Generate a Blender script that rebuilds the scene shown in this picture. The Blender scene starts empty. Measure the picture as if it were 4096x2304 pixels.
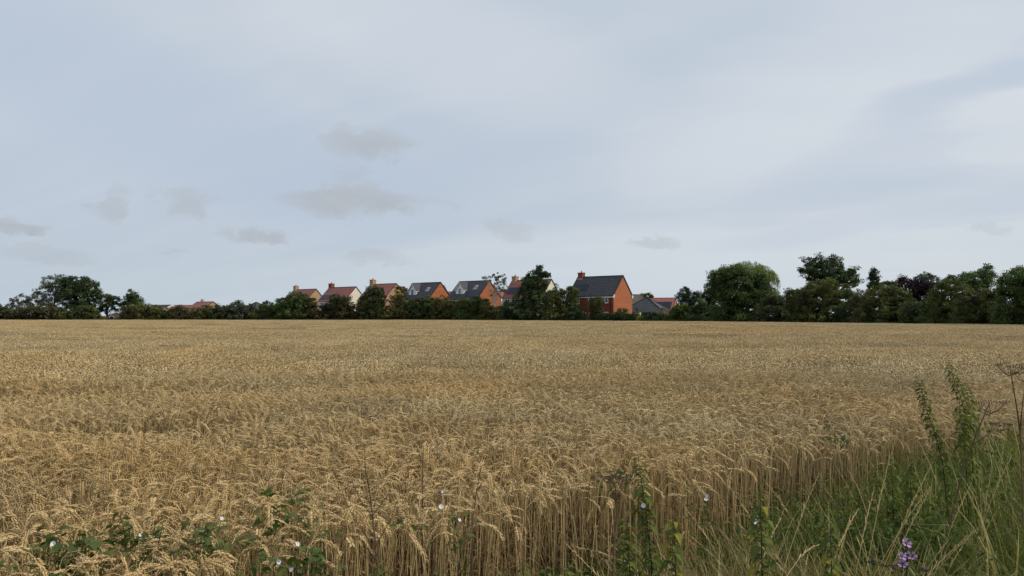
import bpy, math, random
import numpy as np
from mathutils import Vector, Matrix, Euler

# ------------------------------------------------------------------ camera, sky, sun, exposure
scene = bpy.context.scene
F = 3184.0                      # focal length in photograph pixels (4096 wide)
CX, CY, HOR = 2048.0, 1152.0, 1263.0
EYE = 1.65
PITCH = math.atan((HOR - CY) / F)

cam_d = bpy.data.cameras.new('camera')
cam_d.sensor_width = 36.0
cam_d.lens = 36.0 * F / 4096.0
cam_d.clip_start = 0.05
cam_d.clip_end = 20000.0
cam = bpy.data.objects.new('camera', cam_d)
cam.location = (0, 0, EYE)
cam.rotation_euler = (math.pi / 2 + PITCH, 0, 0)
scene.collection.objects.link(cam)
scene.camera = cam

SUN_AZ, SUN_EL = math.radians(92.0), math.radians(40.0)      # clockwise from +Y
sun_dir = Vector((math.cos(SUN_EL) * math.sin(SUN_AZ), math.cos(SUN_EL) * math.cos(SUN_AZ), math.sin(SUN_EL)))
sun_d = bpy.data.lights.new('sun', 'SUN')
sun_d.energy = 2.6
sun_d.angle = math.radians(2.5)
sun_d.color = (1.0, 0.94, 0.84)
sun = bpy.data.objects.new('sun', sun_d)
sun.rotation_euler = sun_dir.to_track_quat('Z', 'Y').to_euler()
sun.location = (60, 20, 60)
scene.collection.objects.link(sun)

scene.view_settings.view_transform = 'Standard'
scene.view_settings.look = 'None'
scene.view_settings.gamma = 1.0
scene.view_settings.use_curve_mapping = False
scene.view_settings.exposure = 0.0
scene.render.filter_size = 1.15
scene.cycles.use_adaptive_sampling = True
scene.cycles.adaptive_threshold = 0.02
scene.cycles.sample_clamp_indirect = 3.0
scene.cycles.sample_clamp_direct = 6.0
scene.cycles.max_bounces = 4
scene.cycles.diffuse_bounces = 2
scene.cycles.transparent_max_bounces = 4


class NT:
    """short-hand for building node trees"""
    def __init__(self, tree):
        self.t = tree
    def n(self, typ, **kw):
        nd = self.t.nodes.new(typ)
        for k, v in kw.items():
            setattr(nd, k, v)
        return nd
    def l(self, a, b):
        self.t.links.new(a, b)
    def put(self, sock, v):
        if isinstance(v, bpy.types.NodeSocket):
            self.l(v, sock)
        else:
            sock.default_value = v
    def m(self, op, a, b=None, c=None, clamp=False):
        nd = self.n('ShaderNodeMath', operation=op, use_clamp=clamp)
        self.put(nd.inputs[0], a)
        if b is not None:
            self.put(nd.inputs[1], b)
        if c is not None:
            self.put(nd.inputs[2], c)
        return nd.outputs[0]
    def mix(self, fac, a, b, blend='MIX'):
        nd = self.n('ShaderNodeMix', data_type='RGBA', blend_type=blend)
        self.put(nd.inputs[0], fac)
        self.put(nd.inputs[6], a)
        self.put(nd.inputs[7], b)
        return nd.outputs[2]
    def rng(self, v, a, b, c, d, smooth=False):
        nd = self.n('ShaderNodeMapRange', interpolation_type='SMOOTHSTEP' if smooth else 'LINEAR')
        nd.clamp = True
        for i, q in enumerate((v, a, b, c, d)):
            self.put(nd.inputs[i], q)
        return nd.outputs[0]
    def noise(self, vec, scale, detail=4, rough=0.5, dist=0.0):
        nd = self.n('ShaderNodeTexNoise')
        if vec is not None:
            self.l(vec, nd.inputs['Vector'])
        nd.inputs['Scale'].default_value = scale
        nd.inputs['Detail'].default_value = detail
        nd.inputs['Roughness'].default_value = rough
        nd.inputs['Distortion'].default_value = dist
        return nd.outputs[0]
    def xyz(self, x, y, z):
        nd = self.n('ShaderNodeCombineXYZ')
        for i, q in enumerate((x, y, z)):
            self.put(nd.inputs[i], q)
        return nd.outputs[0]


def make_world():
    w = bpy.data.worlds.new('World')
    scene.world = w
    w.use_nodes = True
    w.cycles.sampling_method = 'NONE'      # an almost even sky needs no importance map
    w.node_tree.nodes.clear()
    N = NT(w.node_tree)
    sky = N.n('ShaderNodeTexSky', sky_type='NISHITA')
    sky.sun_disc = False
    sky.sun_elevation = SUN_EL
    sky.sun_rotation = SUN_AZ
    sky.air_density = 1.0
    sky.dust_density = 2.0
    sky.ozone_density = 1.5
    tc = N.n('ShaderNodeTexCoord')
    sp = N.n('ShaderNodeSeparateXYZ')
    N.l(tc.outputs['Generated'], sp.inputs[0])
    x, y, z = sp.outputs
    zz = N.m('MAXIMUM', z, 0.0)
    # high thin cloud: a sheet overhead seen in perspective, streaked along one wind direction
    den = N.m('ADD', zz, 0.22)
    u = N.m('DIVIDE', x, den)
    v = N.m('DIVIDE', y, den)
    a = math.radians(-24)
    us = N.m('ADD', N.m('MULTIPLY', u, math.cos(a)), N.m('MULTIPLY', v, math.sin(a)))
    vs = N.m('SUBTRACT', N.m('MULTIPLY', v, math.cos(a)), N.m('MULTIPLY', u, math.sin(a)))
    p1 = N.xyz(N.m('MULTIPLY', us, 0.42), N.m('MULTIPLY', vs, 1.15), 3.7)
    n1 = N.noise(p1, 1.15, 4, 0.52, 0.5)
    p2 = N.xyz(N.m('MULTIPLY', us, 0.9), N.m('MULTIPLY', vs, 3.0), 9.1)
    n2 = N.noise(p2, 1.3, 3, 0.55)
    streak = N.m('ADD', N.m('MULTIPLY', n1, 0.75), N.m('MULTIPLY', n2, 0.25))
    veil = N.rng(streak, 0.28, 0.70, 0.0, 1.0, True)
    # the veil is thicker towards the side the sun is on
    sd = N.m('ADD', N.m('MULTIPLY', x, math.sin(math.radians(66))), N.m('MULTIPLY', y, math.cos(math.radians(66))))
    side = N.rng(sd, -0.5, 0.8, 0.0, 1.0)
    veil = N.m('ADD', N.m('MULTIPLY', veil, 0.60), N.m('MULTIPLY', side, 0.38), clamp=True)
    blue = N.mix(1.0, sky.outputs[0], (0.10, 0.10, 0.10, 1), 'MULTIPLY')
    blue = N.mix(0.88, blue, (0.455, 0.535, 0.645, 1))
    pale = N.mix(side, (0.545, 0.605, 0.680, 1), (0.650, 0.690, 0.735, 1))
    col = N.mix(veil, blue, pale)
    hz = N.rng(z, 0.0, 0.16, 0.55, 0.0, True)
    col = N.mix(hz, col, N.mix(side, (0.450, 0.535, 0.605, 1), (0.585, 0.650, 0.682, 1)))
    # broad soft openings and brighter veils of the high cloud
    az = N.m('ARCTAN2', x, y)
    el = N.m('ARCSINE', z)
    soft = N.m('SUBTRACT', n1, 0.5)
    aes = N.xyz(N.m('MULTIPLY_ADD', soft, 0.40, az), N.m('MULTIPLY_ADD', soft, -0.14, el), 0.0)

    def patch(px, py, rx, ry, turn, k):
        dx, dy = (px - CX) / F, (CY - py) / F
        d = Vector((dx, math.cos(PITCH) - dy * math.sin(PITCH), math.sin(PITCH) + dy * math.cos(PITCH))).normalized()
        mp = N.n('ShaderNodeMapping', vector_type='TEXTURE')
        N.l(aes, mp.inputs[0])
        mp.inputs['Location'].default_value = (math.atan2(d.x, d.y), math.asin(d.z), 0)
        mp.inputs['Rotation'].default_value = (0, 0, math.radians(turn))
        mp.inputs['Scale'].default_value = (rx / F, ry / F, 1)
        dp = N.n('ShaderNodeVectorMath', operation='DOT_PRODUCT')
        N.l(mp.outputs[0], dp.inputs[0])
        N.l(mp.outputs[0], dp.inputs[1])
        return N.rng(dp.outputs['Value'], 1.5, 0.0, 0.0, k, True)
    for q in ((3050, 380, 900, 330, 8, .50), (1750, 180, 620, 230, -10, .35)):
        col = N.mix(patch(*q), col, (0.660, 0.700, 0.745, 1))
    for q in ((700, 480, 950, 260, -22, .55), (4020, 240, 560, 150, 18, .55), (3300, 720, 460, 130, 8, .30), (3650, 880, 560, 90, 12, .28)):
        col = N.mix(patch(*q), col, (0.445, 0.525, 0.645, 1))
    # low broken cumulus: soft grey puffs standing near the horizon
    ae = N.xyz(az, N.m('MULTIPLY', el, 1.7), 0.3)
    wn = N.noise(ae, 26.0, 4, 0.6)
    wc = N.m('SUBTRACT', wn, 0.5)
    azw = N.m('MULTIPLY_ADD', wc, 0.10, az)
    elw = N.m('MULTIPLY_ADD', wc, -0.045, el)
    puffs = [(1470, 575, 165, 62, 0.67), (1530, 600, 90, 45, 0.50), (1400, 800, 250, 58, 0.85), (1500, 820, 110, 50, 0.56), (1410, 700, 80, 50, 0.34),
             (450, 830, 80, 45, 0.56), (750, 815, 105, 60, 0.56), (1020, 940, 110, 36, 0.69), (40, 905, 105, 30, 0.67), (1500, 1030, 120, 32, 0.45),
             (170, 1015, 150, 26, 0.36), (2050, 925, 95, 36, 0.47), (2600, 962, 95, 30, 0.54), (3930, 905, 55, 20, 0.39), (1730, 815, 110, 34, 0.28),
             (690, 1005, 50, 20, 0.31), (440, 750, 55, 28, 0.25)]
    rr = random.Random(5)
    for k in range(5):              # the same broken cloud goes on round the rest of the horizon
        ang = math.radians(55 + 52 * k + rr.uniform(-8, 8))
        puffs.append((('a', ang), rr.uniform(0.06, 0.16), rr.uniform(60, 220), rr.uniform(25, 55), rr.uniform(.3, .6)))
    tot = None
    aew = N.xyz(azw, elw, 0.0)
    for q in puffs:
        ra, re = q[2] / F, q[3] / F
        if isinstance(q[0], tuple):
            a0, e0 = q[0][1], q[1]
            if a0 > math.pi:
                a0 -= 2 * math.pi
        else:
            dx, dy = (q[0] - CX) / F, (CY - q[1]) / F
            d = Vector((dx, math.cos(PITCH) - dy * math.sin(PITCH), math.sin(PITCH) + dy * math.cos(PITCH))).normalized()
            a0, e0 = math.atan2(d.x, d.y), math.asin(d.z)
        ma = N.n('ShaderNodeVectorMath', operation='MULTIPLY_ADD')
        N.l(aew, ma.inputs[0])
        ma.inputs[1].default_value = (1 / ra, 1 / re, 0)
        ma.inputs[2].default_value = (-a0 / ra, -e0 / re, 0)
        dp = N.n('ShaderNodeVectorMath', operation='DOT_PRODUCT')
        N.l(ma.outputs[0], dp.inputs[0])
        N.l(ma.outputs[0], dp.inputs[1])
        f = N.rng(dp.outputs['Value'], 1.65, 0.0, 0.0, min(.92, q[4] * (1.1 if q[4] > .6 else .9)), True)
        tot = f if tot is None else N.m('MAXIMUM', tot, f)
    grey = N.mix(N.rng(wn, .35, .65, 0, 1), (0.355, 0.392, 0.438, 1), (0.425, 0.458, 0.498, 1))
    col = N.mix(tot, col, N.mix(side, grey, (0.455, 0.493, 0.535, 1)))
    bg = N.n('ShaderNodeBackground')
    N.l(col, bg.inputs[0])
    bg.inputs[1].default_value = 1.05
    out = N.n('ShaderNodeOutputWorld')
    N.l(bg.outputs[0], out.inputs[0])


make_world()

# ------------------------------------------------------------------ helpers
rng = np.random.default_rng(11)
random.seed(11)
COL = scene.collection


def at(px, py, D):
    """world point at photograph pixel (px, py), D metres down the field"""
    a, b = (px - CX) / F, (CY - py) / F
    yy = math.cos(PITCH) - b * math.sin(PITCH)
    zz = math.sin(PITCH) + b * math.cos(PITCH)
    t = D / yy
    return Vector((a * t, D, EYE + zz * t))


def px_of(p):
    """inverse of at(): where a world point lands in the photograph"""
    y, z = p[1], p[2] - EYE
    f = y * math.cos(PITCH) + z * math.sin(PITCH)
    u = z * math.cos(PITCH) - y * math.sin(PITCH)
    return CX + F * p[0] / f, CY - F * u / f


def tag(o, label=None, cat=None, group=None, kind=None):
    if label: o['label'] = label
    if cat: o['category'] = cat
    if group: o['group'] = group
    if kind: o['kind'] = kind
    return o


def empty(name, loc, rz=0.0):
    o = bpy.data.objects.new(name, None)
    o.location = loc
    o.rotation_euler = (0, 0, rz)
    o.empty_display_size = 0.2
    COL.objects.link(o)
    return o


def link(name, mesh, parent=None, loc=None, rot=None, scl=None):
    o = bpy.data.objects.new(name, mesh)
    COL.objects.link(o)
    if parent is not None:
        o.parent = parent
    if loc is not None: o.location = loc
    if rot is not None: o.rotation_euler = rot
    if scl is not None: o.scale = scl if hasattr(scl, '__len__') else (scl,) * 3
    return o


class MB:
    """collects polygons; build() makes one mesh object of them"""
    def __init__(self):
        self.v, self.f, self.c = [], [], []
        self.cur = (1, 1, 1)
    def add(self, vs, fs):
        o = len(self.v)
        self.v += [tuple(p) for p in vs]
        self.c += [self.cur] * len(vs)
        self.f += [tuple(i + o for i in q) for q in fs]
        return self
    def box(self, x0, x1, y0, y1, z0, z1):
        return self.add([(x0, y0, z0), (x1, y0, z0), (x1, y1, z0), (x0, y1, z0), (x0, y0, z1), (x1, y0, z1), (x1, y1, z1), (x0, y1, z1)],
                        [(0, 3, 2, 1), (4, 5, 6, 7), (0, 1, 5, 4), (1, 2, 6, 5), (2, 3, 7, 6), (3, 0, 4, 7)])
    def prism(self, poly, off):
        """poly: list of 3-D points, off: extrusion vector"""
        n = len(poly)
        off = Vector(off)
        vs = [Vector(p) for p in poly] + [Vector(p) + off for p in poly]
        fs = [tuple(range(n))[::-1], tuple(range(n, 2 * n))] + [(i, (i + 1) % n, n + (i + 1) % n, n + i) for i in range(n)]
        return self.add(vs, fs)
    def slab(self, a, b, c, d, t):
        """a quad given thickness t along its normal"""
        a, b, c, d = map(Vector, (a, b, c, d))
        n = (b - a).cross(d - a).normalized() * t
        return self.prism([a, b, c, d], n)
    def tube(self, pts, rad, sides=6, cap=True):
        pts = [Vector(p) for p in pts]
        n = len(pts)
        if not hasattr(rad, '__len__'):
            rad = [rad] * n
        o = len(self.v)
        vs, fs = [], []
        up = Vector((0.31, 0.17, 0.93))
        for i, p in enumerate(pts):
            d = (pts[min(i + 1, n - 1)] - pts[max(i - 1, 0)])
            d = d.normalized() if d.length > 1e-9 else Vector((0, 0, 1))
            s = d.cross(up)
            if s.length < 1e-3:
                s = d.cross(Vector((1, 0, 0)))
            s.normalize()
            t = d.cross(s)
            for k in range(sides):
                a = 2 * math.pi * k / sides
                vs.append(p + (s * math.cos(a) + t * math.sin(a)) * rad[i])
        for i in range(n - 1):
            for k in range(sides):
                k2 = (k + 1) % sides
                fs.append((i * sides + k, i * sides + k2, (i + 1) * sides + k2, (i + 1) * sides + k))
        if cap:
            fs.append(tuple(range(sides))[::-1])
            fs.append(tuple((n - 1) * sides + k for k in range(sides)))
        return self.add(vs, fs)
    def mesh(self, name, mat=None, smooth=False, col=False):
        me = bpy.data.meshes.new(name)
        me.from_pydata(self.v, [], self.f)
        if col:
            ca = me.color_attributes.new('Col', 'FLOAT_COLOR', 'POINT')
            a = np.ones((len(self.v), 4), dtype=np.float32)
            a[:, :3] = np.array(self.c, dtype=np.float32)
            ca.data.foreach_set('color', a.ravel())
        if smooth:
            me.polygons.foreach_set('use_smooth', [True] * len(me.polygons))
        if mat is not None:
            me.materials.append(mat)
        me.update()
        return me
    def build(self, name, mat, parent=None, smooth=False, col=False, **kw):
        return link(name, self.mesh(name, mat, smooth, col), parent, **kw)


def np_mesh(name, V, Fc, col=None, mat=None, smooth=False):
    """V (n,3), Fc (m,k) with equal-sized faces"""
    me = bpy.data.meshes.new(name)
    V = np.ascontiguousarray(V, dtype=np.float32)
    Fc = np.ascontiguousarray(Fc, dtype=np.int32)
    m, k = Fc.shape
    me.vertices.add(len(V))
    me.vertices.foreach_set('co', V.ravel())
    me.loops.add(m * k)
    me.loops.foreach_set('vertex_index', Fc.ravel())
    me.polygons.add(m)
    me.polygons.foreach_set('loop_start', np.arange(0, m * k, k, dtype=np.int32))
    if smooth:
        me.polygons.foreach_set('use_smooth', np.ones(m, dtype=bool))
    if col is not None:
        ca = me.color_attributes.new('Col', 'FLOAT_COLOR', 'POINT')
        a = np.ones((len(V), 4), dtype=np.float32)
        a[:, :3] = col
        ca.data.foreach_set('color', a.ravel())
    if mat is not None:
        me.materials.append(mat)
    me.update(calc_edges=True)
    return me


# ------------------------------------------------------------------ materials
def mat_new(name):
    m = bpy.data.materials.new(name)
    m.use_nodes = True
    N = NT(m.node_tree)
    b = m.node_tree.nodes['Principled BSDF']
    return m, N, b


def mat_plain(name, col, rough=0.6, spec=0.3, var=0.12, scale=3.0, metal=0.0, bump=0.0):
    m, N, b = mat_new(name)
    tc = N.n('ShaderNodeTexCoord')
    n = N.noise(tc.outputs['Object'], scale, 5, 0.6)
    c = Vector(col)
    N.l(N.mix(n, tuple(c * (1 - var)) + (1,), tuple(c * (1 + var)) + (1,)), b.inputs['Base Color'])
    b.inputs['Roughness'].default_value = rough
    b.inputs['Specular IOR Level'].default_value = spec
    b.inputs['Metallic'].default_value = metal
    if bump:
        bp = N.n('ShaderNodeBump')
        bp.inputs['Strength'].default_value = bump
        bp.inputs['Distance'].default_value = 0.02
        N.l(N.noise(tc.outputs['Object'], scale * 8, 3), bp.inputs['Height'])
        N.l(bp.outputs[0], b.inputs['Normal'])
    return m


def mat_brick(name, c1, c2, mortar):
    m, N, b = mat_new(name)
    tc = N.n('ShaderNodeTexCoord')
    sp = N.n('ShaderNodeSeparateXYZ')
    N.l(tc.outputs['Object'], sp.inputs[0])
    vec = N.xyz(N.m('ADD', sp.outputs[0], sp.outputs[1]), sp.outputs[2], 0.0)
    br = N.n('ShaderNodeTexBrick')
    N.l(vec, br.inputs['Vector'])
    br.inputs['Scale'].default_value = 1.0
    br.inputs['Brick Width'].default_value = 0.225
    br.inputs['Row Height'].default_value = 0.075
    br.inputs['Mortar Size'].default_value = 0.006
    br.inputs['Color1'].default_value = c1 + (1,)
    br.inputs['Color2'].default_value = c2 + (1,)
    br.inputs['Mortar'].default_value = mortar + (1,)
    # broad batches of brick in slightly different tones, laid in horizontal lifts
    pv = N.n('ShaderNodeMapping')
    N.l(vec, pv.inputs[0])
    pv.inputs['Scale'].default_value = (0.18, 1.6, 1)
    n = N.noise(pv.outputs[0], 1.0, 4, 0.6)
    col = N.mix(1.0, br.outputs[0], N.mix(N.rng(n, .3, .7, 0, 1), (0.84, 0.84, 0.84, 1), (1.14, 1.12, 1.1, 1)), 'MULTIPLY')
    N.l(col, b.inputs['Base Color'])
    b.inputs['Roughness'].default_value = 0.85
    b.inputs['Specular IOR Level'].default_value = 0.2
    return m


def mat_roof(name, c1, c2, rough=0.6):
    m, N, b = mat_new(name)
    tc = N.n('ShaderNodeTexCoord')
    mp = N.n('ShaderNodeMapping')
    N.l(tc.outputs['Object'], mp.inputs[0])
    mp.inputs['Scale'].default_value = (3.3, 2.6, 2.6)
    vo = N.n('ShaderNodeTexVoronoi')
    N.l(mp.outputs[0], vo.inputs['Vector'])
    vo.inputs['Scale'].default_value = 1.0
    n = N.noise(tc.outputs['Object'], 0.6, 5, 0.65)
    sp = N.n('ShaderNodeSeparateColor')
    N.l(vo.outputs['Color'], sp.inputs[0])
    f = N.m('ADD', N.m('MULTIPLY', sp.outputs[0], 0.55), N.m('MULTIPLY', n, 0.45))
    N.l(N.mix(f, c1 + (1,), c2 + (1,)), b.inputs['Base Color'])
    b.inputs['Roughness'].default_value = rough
    b.inputs['Specular IOR Level'].default_value = 0.25
    return m


def mat_foliage(name, trans=0.25, rough=0.6, spec=0.25):
    """colour comes from the mesh's Col attribute (leaf by leaf), with a little position noise"""
    m, N, b = mat_new(name)
    at_ = N.n('ShaderNodeAttribute', attribute_name='Col')
    geo = N.n('ShaderNodeNewGeometry')
    n = N.noise(geo.outputs['Position'], 0.55, 3, 0.6)
    col = N.mix(1.0, at_.outputs['Color'], N.mix(n, (0.72, 0.74, 0.7, 1), (1.28, 1.25, 1.3, 1)), 'MULTIPLY')
    N.l(col, b.inputs['Base Color'])
    b.inputs['Roughness'].default_value = rough
    b.inputs['Specular IOR Level'].default_value = spec
    if trans:
        tr = N.n('ShaderNodeBsdfTranslucent')
        N.l(N.mix(1.0, col, (1.1, 1.25, 0.6, 1), 'MULTIPLY'), tr.inputs[0])
        mx = N.n('ShaderNodeMixShader')
        mx.inputs[0].default_value = trans
        N.l(b.outputs[0], mx.inputs[1])
        N.l(tr.outputs[0], mx.inputs[2])
        N.l(mx.outputs[0], m.node_tree.nodes['Material Output'].inputs[0])
    return m


def mat_straw(name):
    """ripe cereal: Col attribute, ripeness drifting across the field in broad patches"""
    m, N, b = mat_new(name)
    at_ = N.n('ShaderNodeAttribute', attribute_name='Col')
    oi = N.n('ShaderNodeObjectInfo')
    geo = N.n('ShaderNodeNewGeometry')
    mp = N.n('ShaderNodeMapping')
    N.l(geo.outputs['Position'], mp.inputs[0])
    mp.inputs['Scale'].default_value = (0.045, 0.11, 0.0)
    mp.inputs['Rotation'].default_value = (0, 0, math.radians(8))
    n = N.noise(mp.outputs[0], 1.0, 5, 0.6, 0.4)
    mp2 = N.n('ShaderNodeMapping')
    N.l(geo.outputs['Position'], mp2.inputs[0])
    mp2.inputs['Scale'].default_value = (0.5, 0.9, 0.0)
    n2 = N.noise(mp2.outputs[0], 1.0, 3, 0.5)
    ripe = N.m('ADD', N.m('MULTIPLY', n, 0.7), N.m('MULTIPLY', n2, 0.3))
    tint = N.mix(N.rng(ripe, 0.40, 0.60, 0, 1), (1.07, 0.91, 0.66, 1), (1.0, 0.99, 0.93, 1))
    val = N.rng(oi.outputs['Random'], 0, 1, 0.86, 1.14)
    hs = N.n('ShaderNodeHueSaturation')
    N.l(N.mix(1.0, at_.outputs['Color'], tint, 'MULTIPLY'), hs.inputs['Color'])
    N.l(val, hs.inputs['Value'])
    N.l(hs.outputs[0], b.inputs['Base Color'])
    b.inputs['Roughness'].default_value = 0.65
    b.inputs['Specular IOR Level'].default_value = 0.25
    return m


def mat_glass(name, col=(0.02, 0.025, 0.03)):
    m, N, b = mat_new(name)
    tc = N.n('ShaderNodeTexCoord')
    n = N.noise(tc.outputs['Object'], 1.7, 2)
    c = Vector(col)
    N.l(N.mix(n, tuple(c * .5) + (1,), tuple(c * 1.6) + (1,)), b.inputs['Base Color'])
    b.inputs['Roughness'].default_value = 0.06
    b.inputs['Specular IOR Level'].default_value = 0.5
    return m


M = {}
M['orange_brick'] = mat_brick('orange_brick', (0.46, 0.135, 0.046), (0.37, 0.100, 0.036), (0.42, 0.24, 0.15))
M['red_or_shaded_brick'] = mat_brick('red_or_shaded_brick', (0.27, 0.060, 0.030), (0.21, 0.045, 0.025), (0.26, 0.15, 0.11))  # orange brick with shade painted in for house fronts; plain red brick elsewhere
M['yellow_brick'] = mat_brick('yellow_brick', (0.47, 0.295, 0.150), (0.41, 0.25, 0.125), (0.44, 0.34, 0.22))
M['render'] = mat_plain('cream_render', (0.76, 0.70, 0.54), 0.9, 0.1, 0.05, 1.2)
M['white'] = mat_plain('white_paint', (0.84, 0.84, 0.82), 0.45, 0.4, 0.04, 2.0)
M['clad'] = mat_plain('white_cladding', (0.80, 0.80, 0.80), 0.5, 0.3, 0.05, 2.0)
M['slate'] = mat_roof('dark_slate', (0.042, 0.042, 0.046), (0.082, 0.082, 0.088), 0.65)
M['red_tile'] = mat_roof('red_tile', (0.285, 0.105, 0.086), (0.37, 0.150, 0.124), 0.8)
M['brown_tile'] = mat_roof('brown_tile', (0.055, 0.038, 0.030), (0.090, 0.062, 0.048), 0.8)
M['old_tile'] = mat_roof('lichen_tile', (0.10, 0.085, 0.065), (0.17, 0.145, 0.115), 0.9)
M['shingle'] = mat_roof('wood_shingle', (0.055, 0.044, 0.028), (0.090, 0.072, 0.050), 0.9)
M['ridge_dark'] = mat_plain('ridge_dark', (0.022, 0.023, 0.027), 0.7)
M['ridge_red'] = mat_plain('ridge_red', (0.10, 0.032, 0.026), 0.7)
M['lead'] = mat_plain('lead', (0.20, 0.21, 0.22), 0.6)
M['pot'] = mat_plain('terracotta', (0.36, 0.13, 0.075), 0.8)
M['black'] = mat_plain('black_plastic', (0.012, 0.012, 0.013), 0.45)
M['solar'] = mat_plain('solar_cell', (0.008, 0.009, 0.022), 0.30, 0.35, 0.2)
M['glass'] = mat_glass('window_glass')
M['skyglass'] = mat_glass('rooflight_glass', (0.10, 0.12, 0.14))
M['fence'] = mat_plain('weathered_fence', (0.20, 0.155, 0.115), 0.9, 0.1, 0.25, 5.0)
M['fence_dark'] = mat_plain('dark_fence', (0.060, 0.040, 0.028), 0.9, 0.1, 0.25, 5.0)
M['cedar'] = mat_plain('stained_timber', (0.20, 0.058, 0.022), 0.8, 0.15, 0.25, 4.0)
M['bark'] = mat_plain('bark', (0.055, 0.045, 0.036), 0.95, 0.1, 0.4, 6.0, bump=0.5)
M['bark_pale'] = mat_plain('pale_bark', (0.20, 0.18, 0.15), 0.95, 0.1, 0.3, 6.0)
M['birch_bark'] = mat_plain('birch_bark', (0.48, 0.44, 0.38), 0.9, 0.1, 0.35, 9.0)
M['leaf'] = mat_foliage('leaf')
M['needle'] = mat_foliage('leaf_matt', 0.12, 0.8, 0.1)
M['herb'] = mat_foliage('herb', 0.30, 0.7, 0.12)
M['straw'] = mat_straw('straw')
M['drystem'] = mat_plain('dry_stem', (0.150, 0.100, 0.062), 0.85, 0.1, 0.3, 30.0)
M['petal_white'] = mat_plain('white_petal', (0.72, 0.69, 0.68), 0.6, 0.2, 0.04, 40.0)
M['petal_purple'] = mat_plain('purple_petal', (0.52, 0.30, 0.56), 0.6, 0.2, 0.2, 60.0)
M['stone'] = mat_plain('pale_stone', (0.36, 0.34, 0.30), 0.9, 0.1, 0.2, 4.0)

# ------------------------------------------------------------------ ground
def mat_ground(name, a, b_, c_, s1, s2):
    m, N, b = mat_new(name)
    geo = N.n('ShaderNodeNewGeometry')
    n1 = N.noise(geo.outputs['Position'], s1, 6, 0.65)
    n2 = N.noise(geo.outputs['Position'], s2, 5, 0.7)
    c = N.mix(N.rng(n1, .35, .65, 0, 1), a + (1,), b_ + (1,))
    c = N.mix(N.rng(n2, .5, .7, 0, 1), c, c_ + (1,))
    N.l(c, b.inputs['Base Color'])
    b.inputs['Roughness'].default_value = 0.95
    b.inputs['Specular IOR Level'].default_value = 0.1
    bp = N.n('ShaderNodeBump')
    bp.inputs['Strength'].default_value = 0.6
    bp.inputs['Distance'].default_value = 0.03
    N.l(n2, bp.inputs['Height'])
    N.l(bp.outputs[0], b.inputs['Normal'])
    return m


M['ground'] = mat_ground('rough_grass_ground', (0.045, 0.055, 0.022), (0.075, 0.075, 0.035), (0.10, 0.080, 0.045), 0.3, 9.0)
M['soil'] = mat_ground('stubbly_soil', (0.070, 0.050, 0.030), (0.100, 0.072, 0.042), (0.15, 0.110, 0.060), 0.5, 14.0)

g = MB()
g.add([(-6000, -3000, 0), (6000, -3000, 0), (6000, 9000, 0), (-6000, 9000, 0)], [(0, 1, 2, 3)])
tag(g.build('ground', M['ground']), kind='structure')

# near edge of the crop (x, y) and its far boundary along the hedge
NEAR = [(-14, -9.0), (-4, -0.6), (-1.35, 1.9), (-0.92, 2.85), (-0.45, 3.36), (-0.05, 3.62), (0.45, 3.92), (1.04, 4.40), (1.9, 5.10), (2.6, 5.55), (3.9, 6.25), (6, 7.2), (12, 10), (40, 20), (75, 33)]
FAR = [(-230, 161), (-102, 159), (-17.4, 158.5), (-2.2, 147.5), (14.6, 131.5), (27.9, 117.5), (39.5, 92.5), (47, 72.5), (60, 45), (75, 33)]
nx, ny = np.array(NEAR).T
fx, fy = np.array(FAR).T


def near_y(x):
    x = np.asarray(x, dtype=float)
    return np.interp(x, nx, ny) + 0.06 * np.sin(x * 5.1) + 0.05 * np.sin(x * 11.7 + 1.0)


def far_y(x):
    return np.interp(x, fx, fy)


def edge_depth(px):
    """depth of the far hedge seen at photograph column px"""
    return float(np.interp(px, [0, 1700, 2000, 2400, 2800, 3400, 4096], [159, 159, 148, 132, 118, 93, 73]))


g = MB()
fv = [(x, y, 0.004) for x, y in NEAR] + [(x, y, 0.004) for x, y in FAR[::-1][1:]]
g.add(fv, [tuple(range(len(fv)))])
tag(g.build('field_soil', M['soil']), kind='structure')


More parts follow.
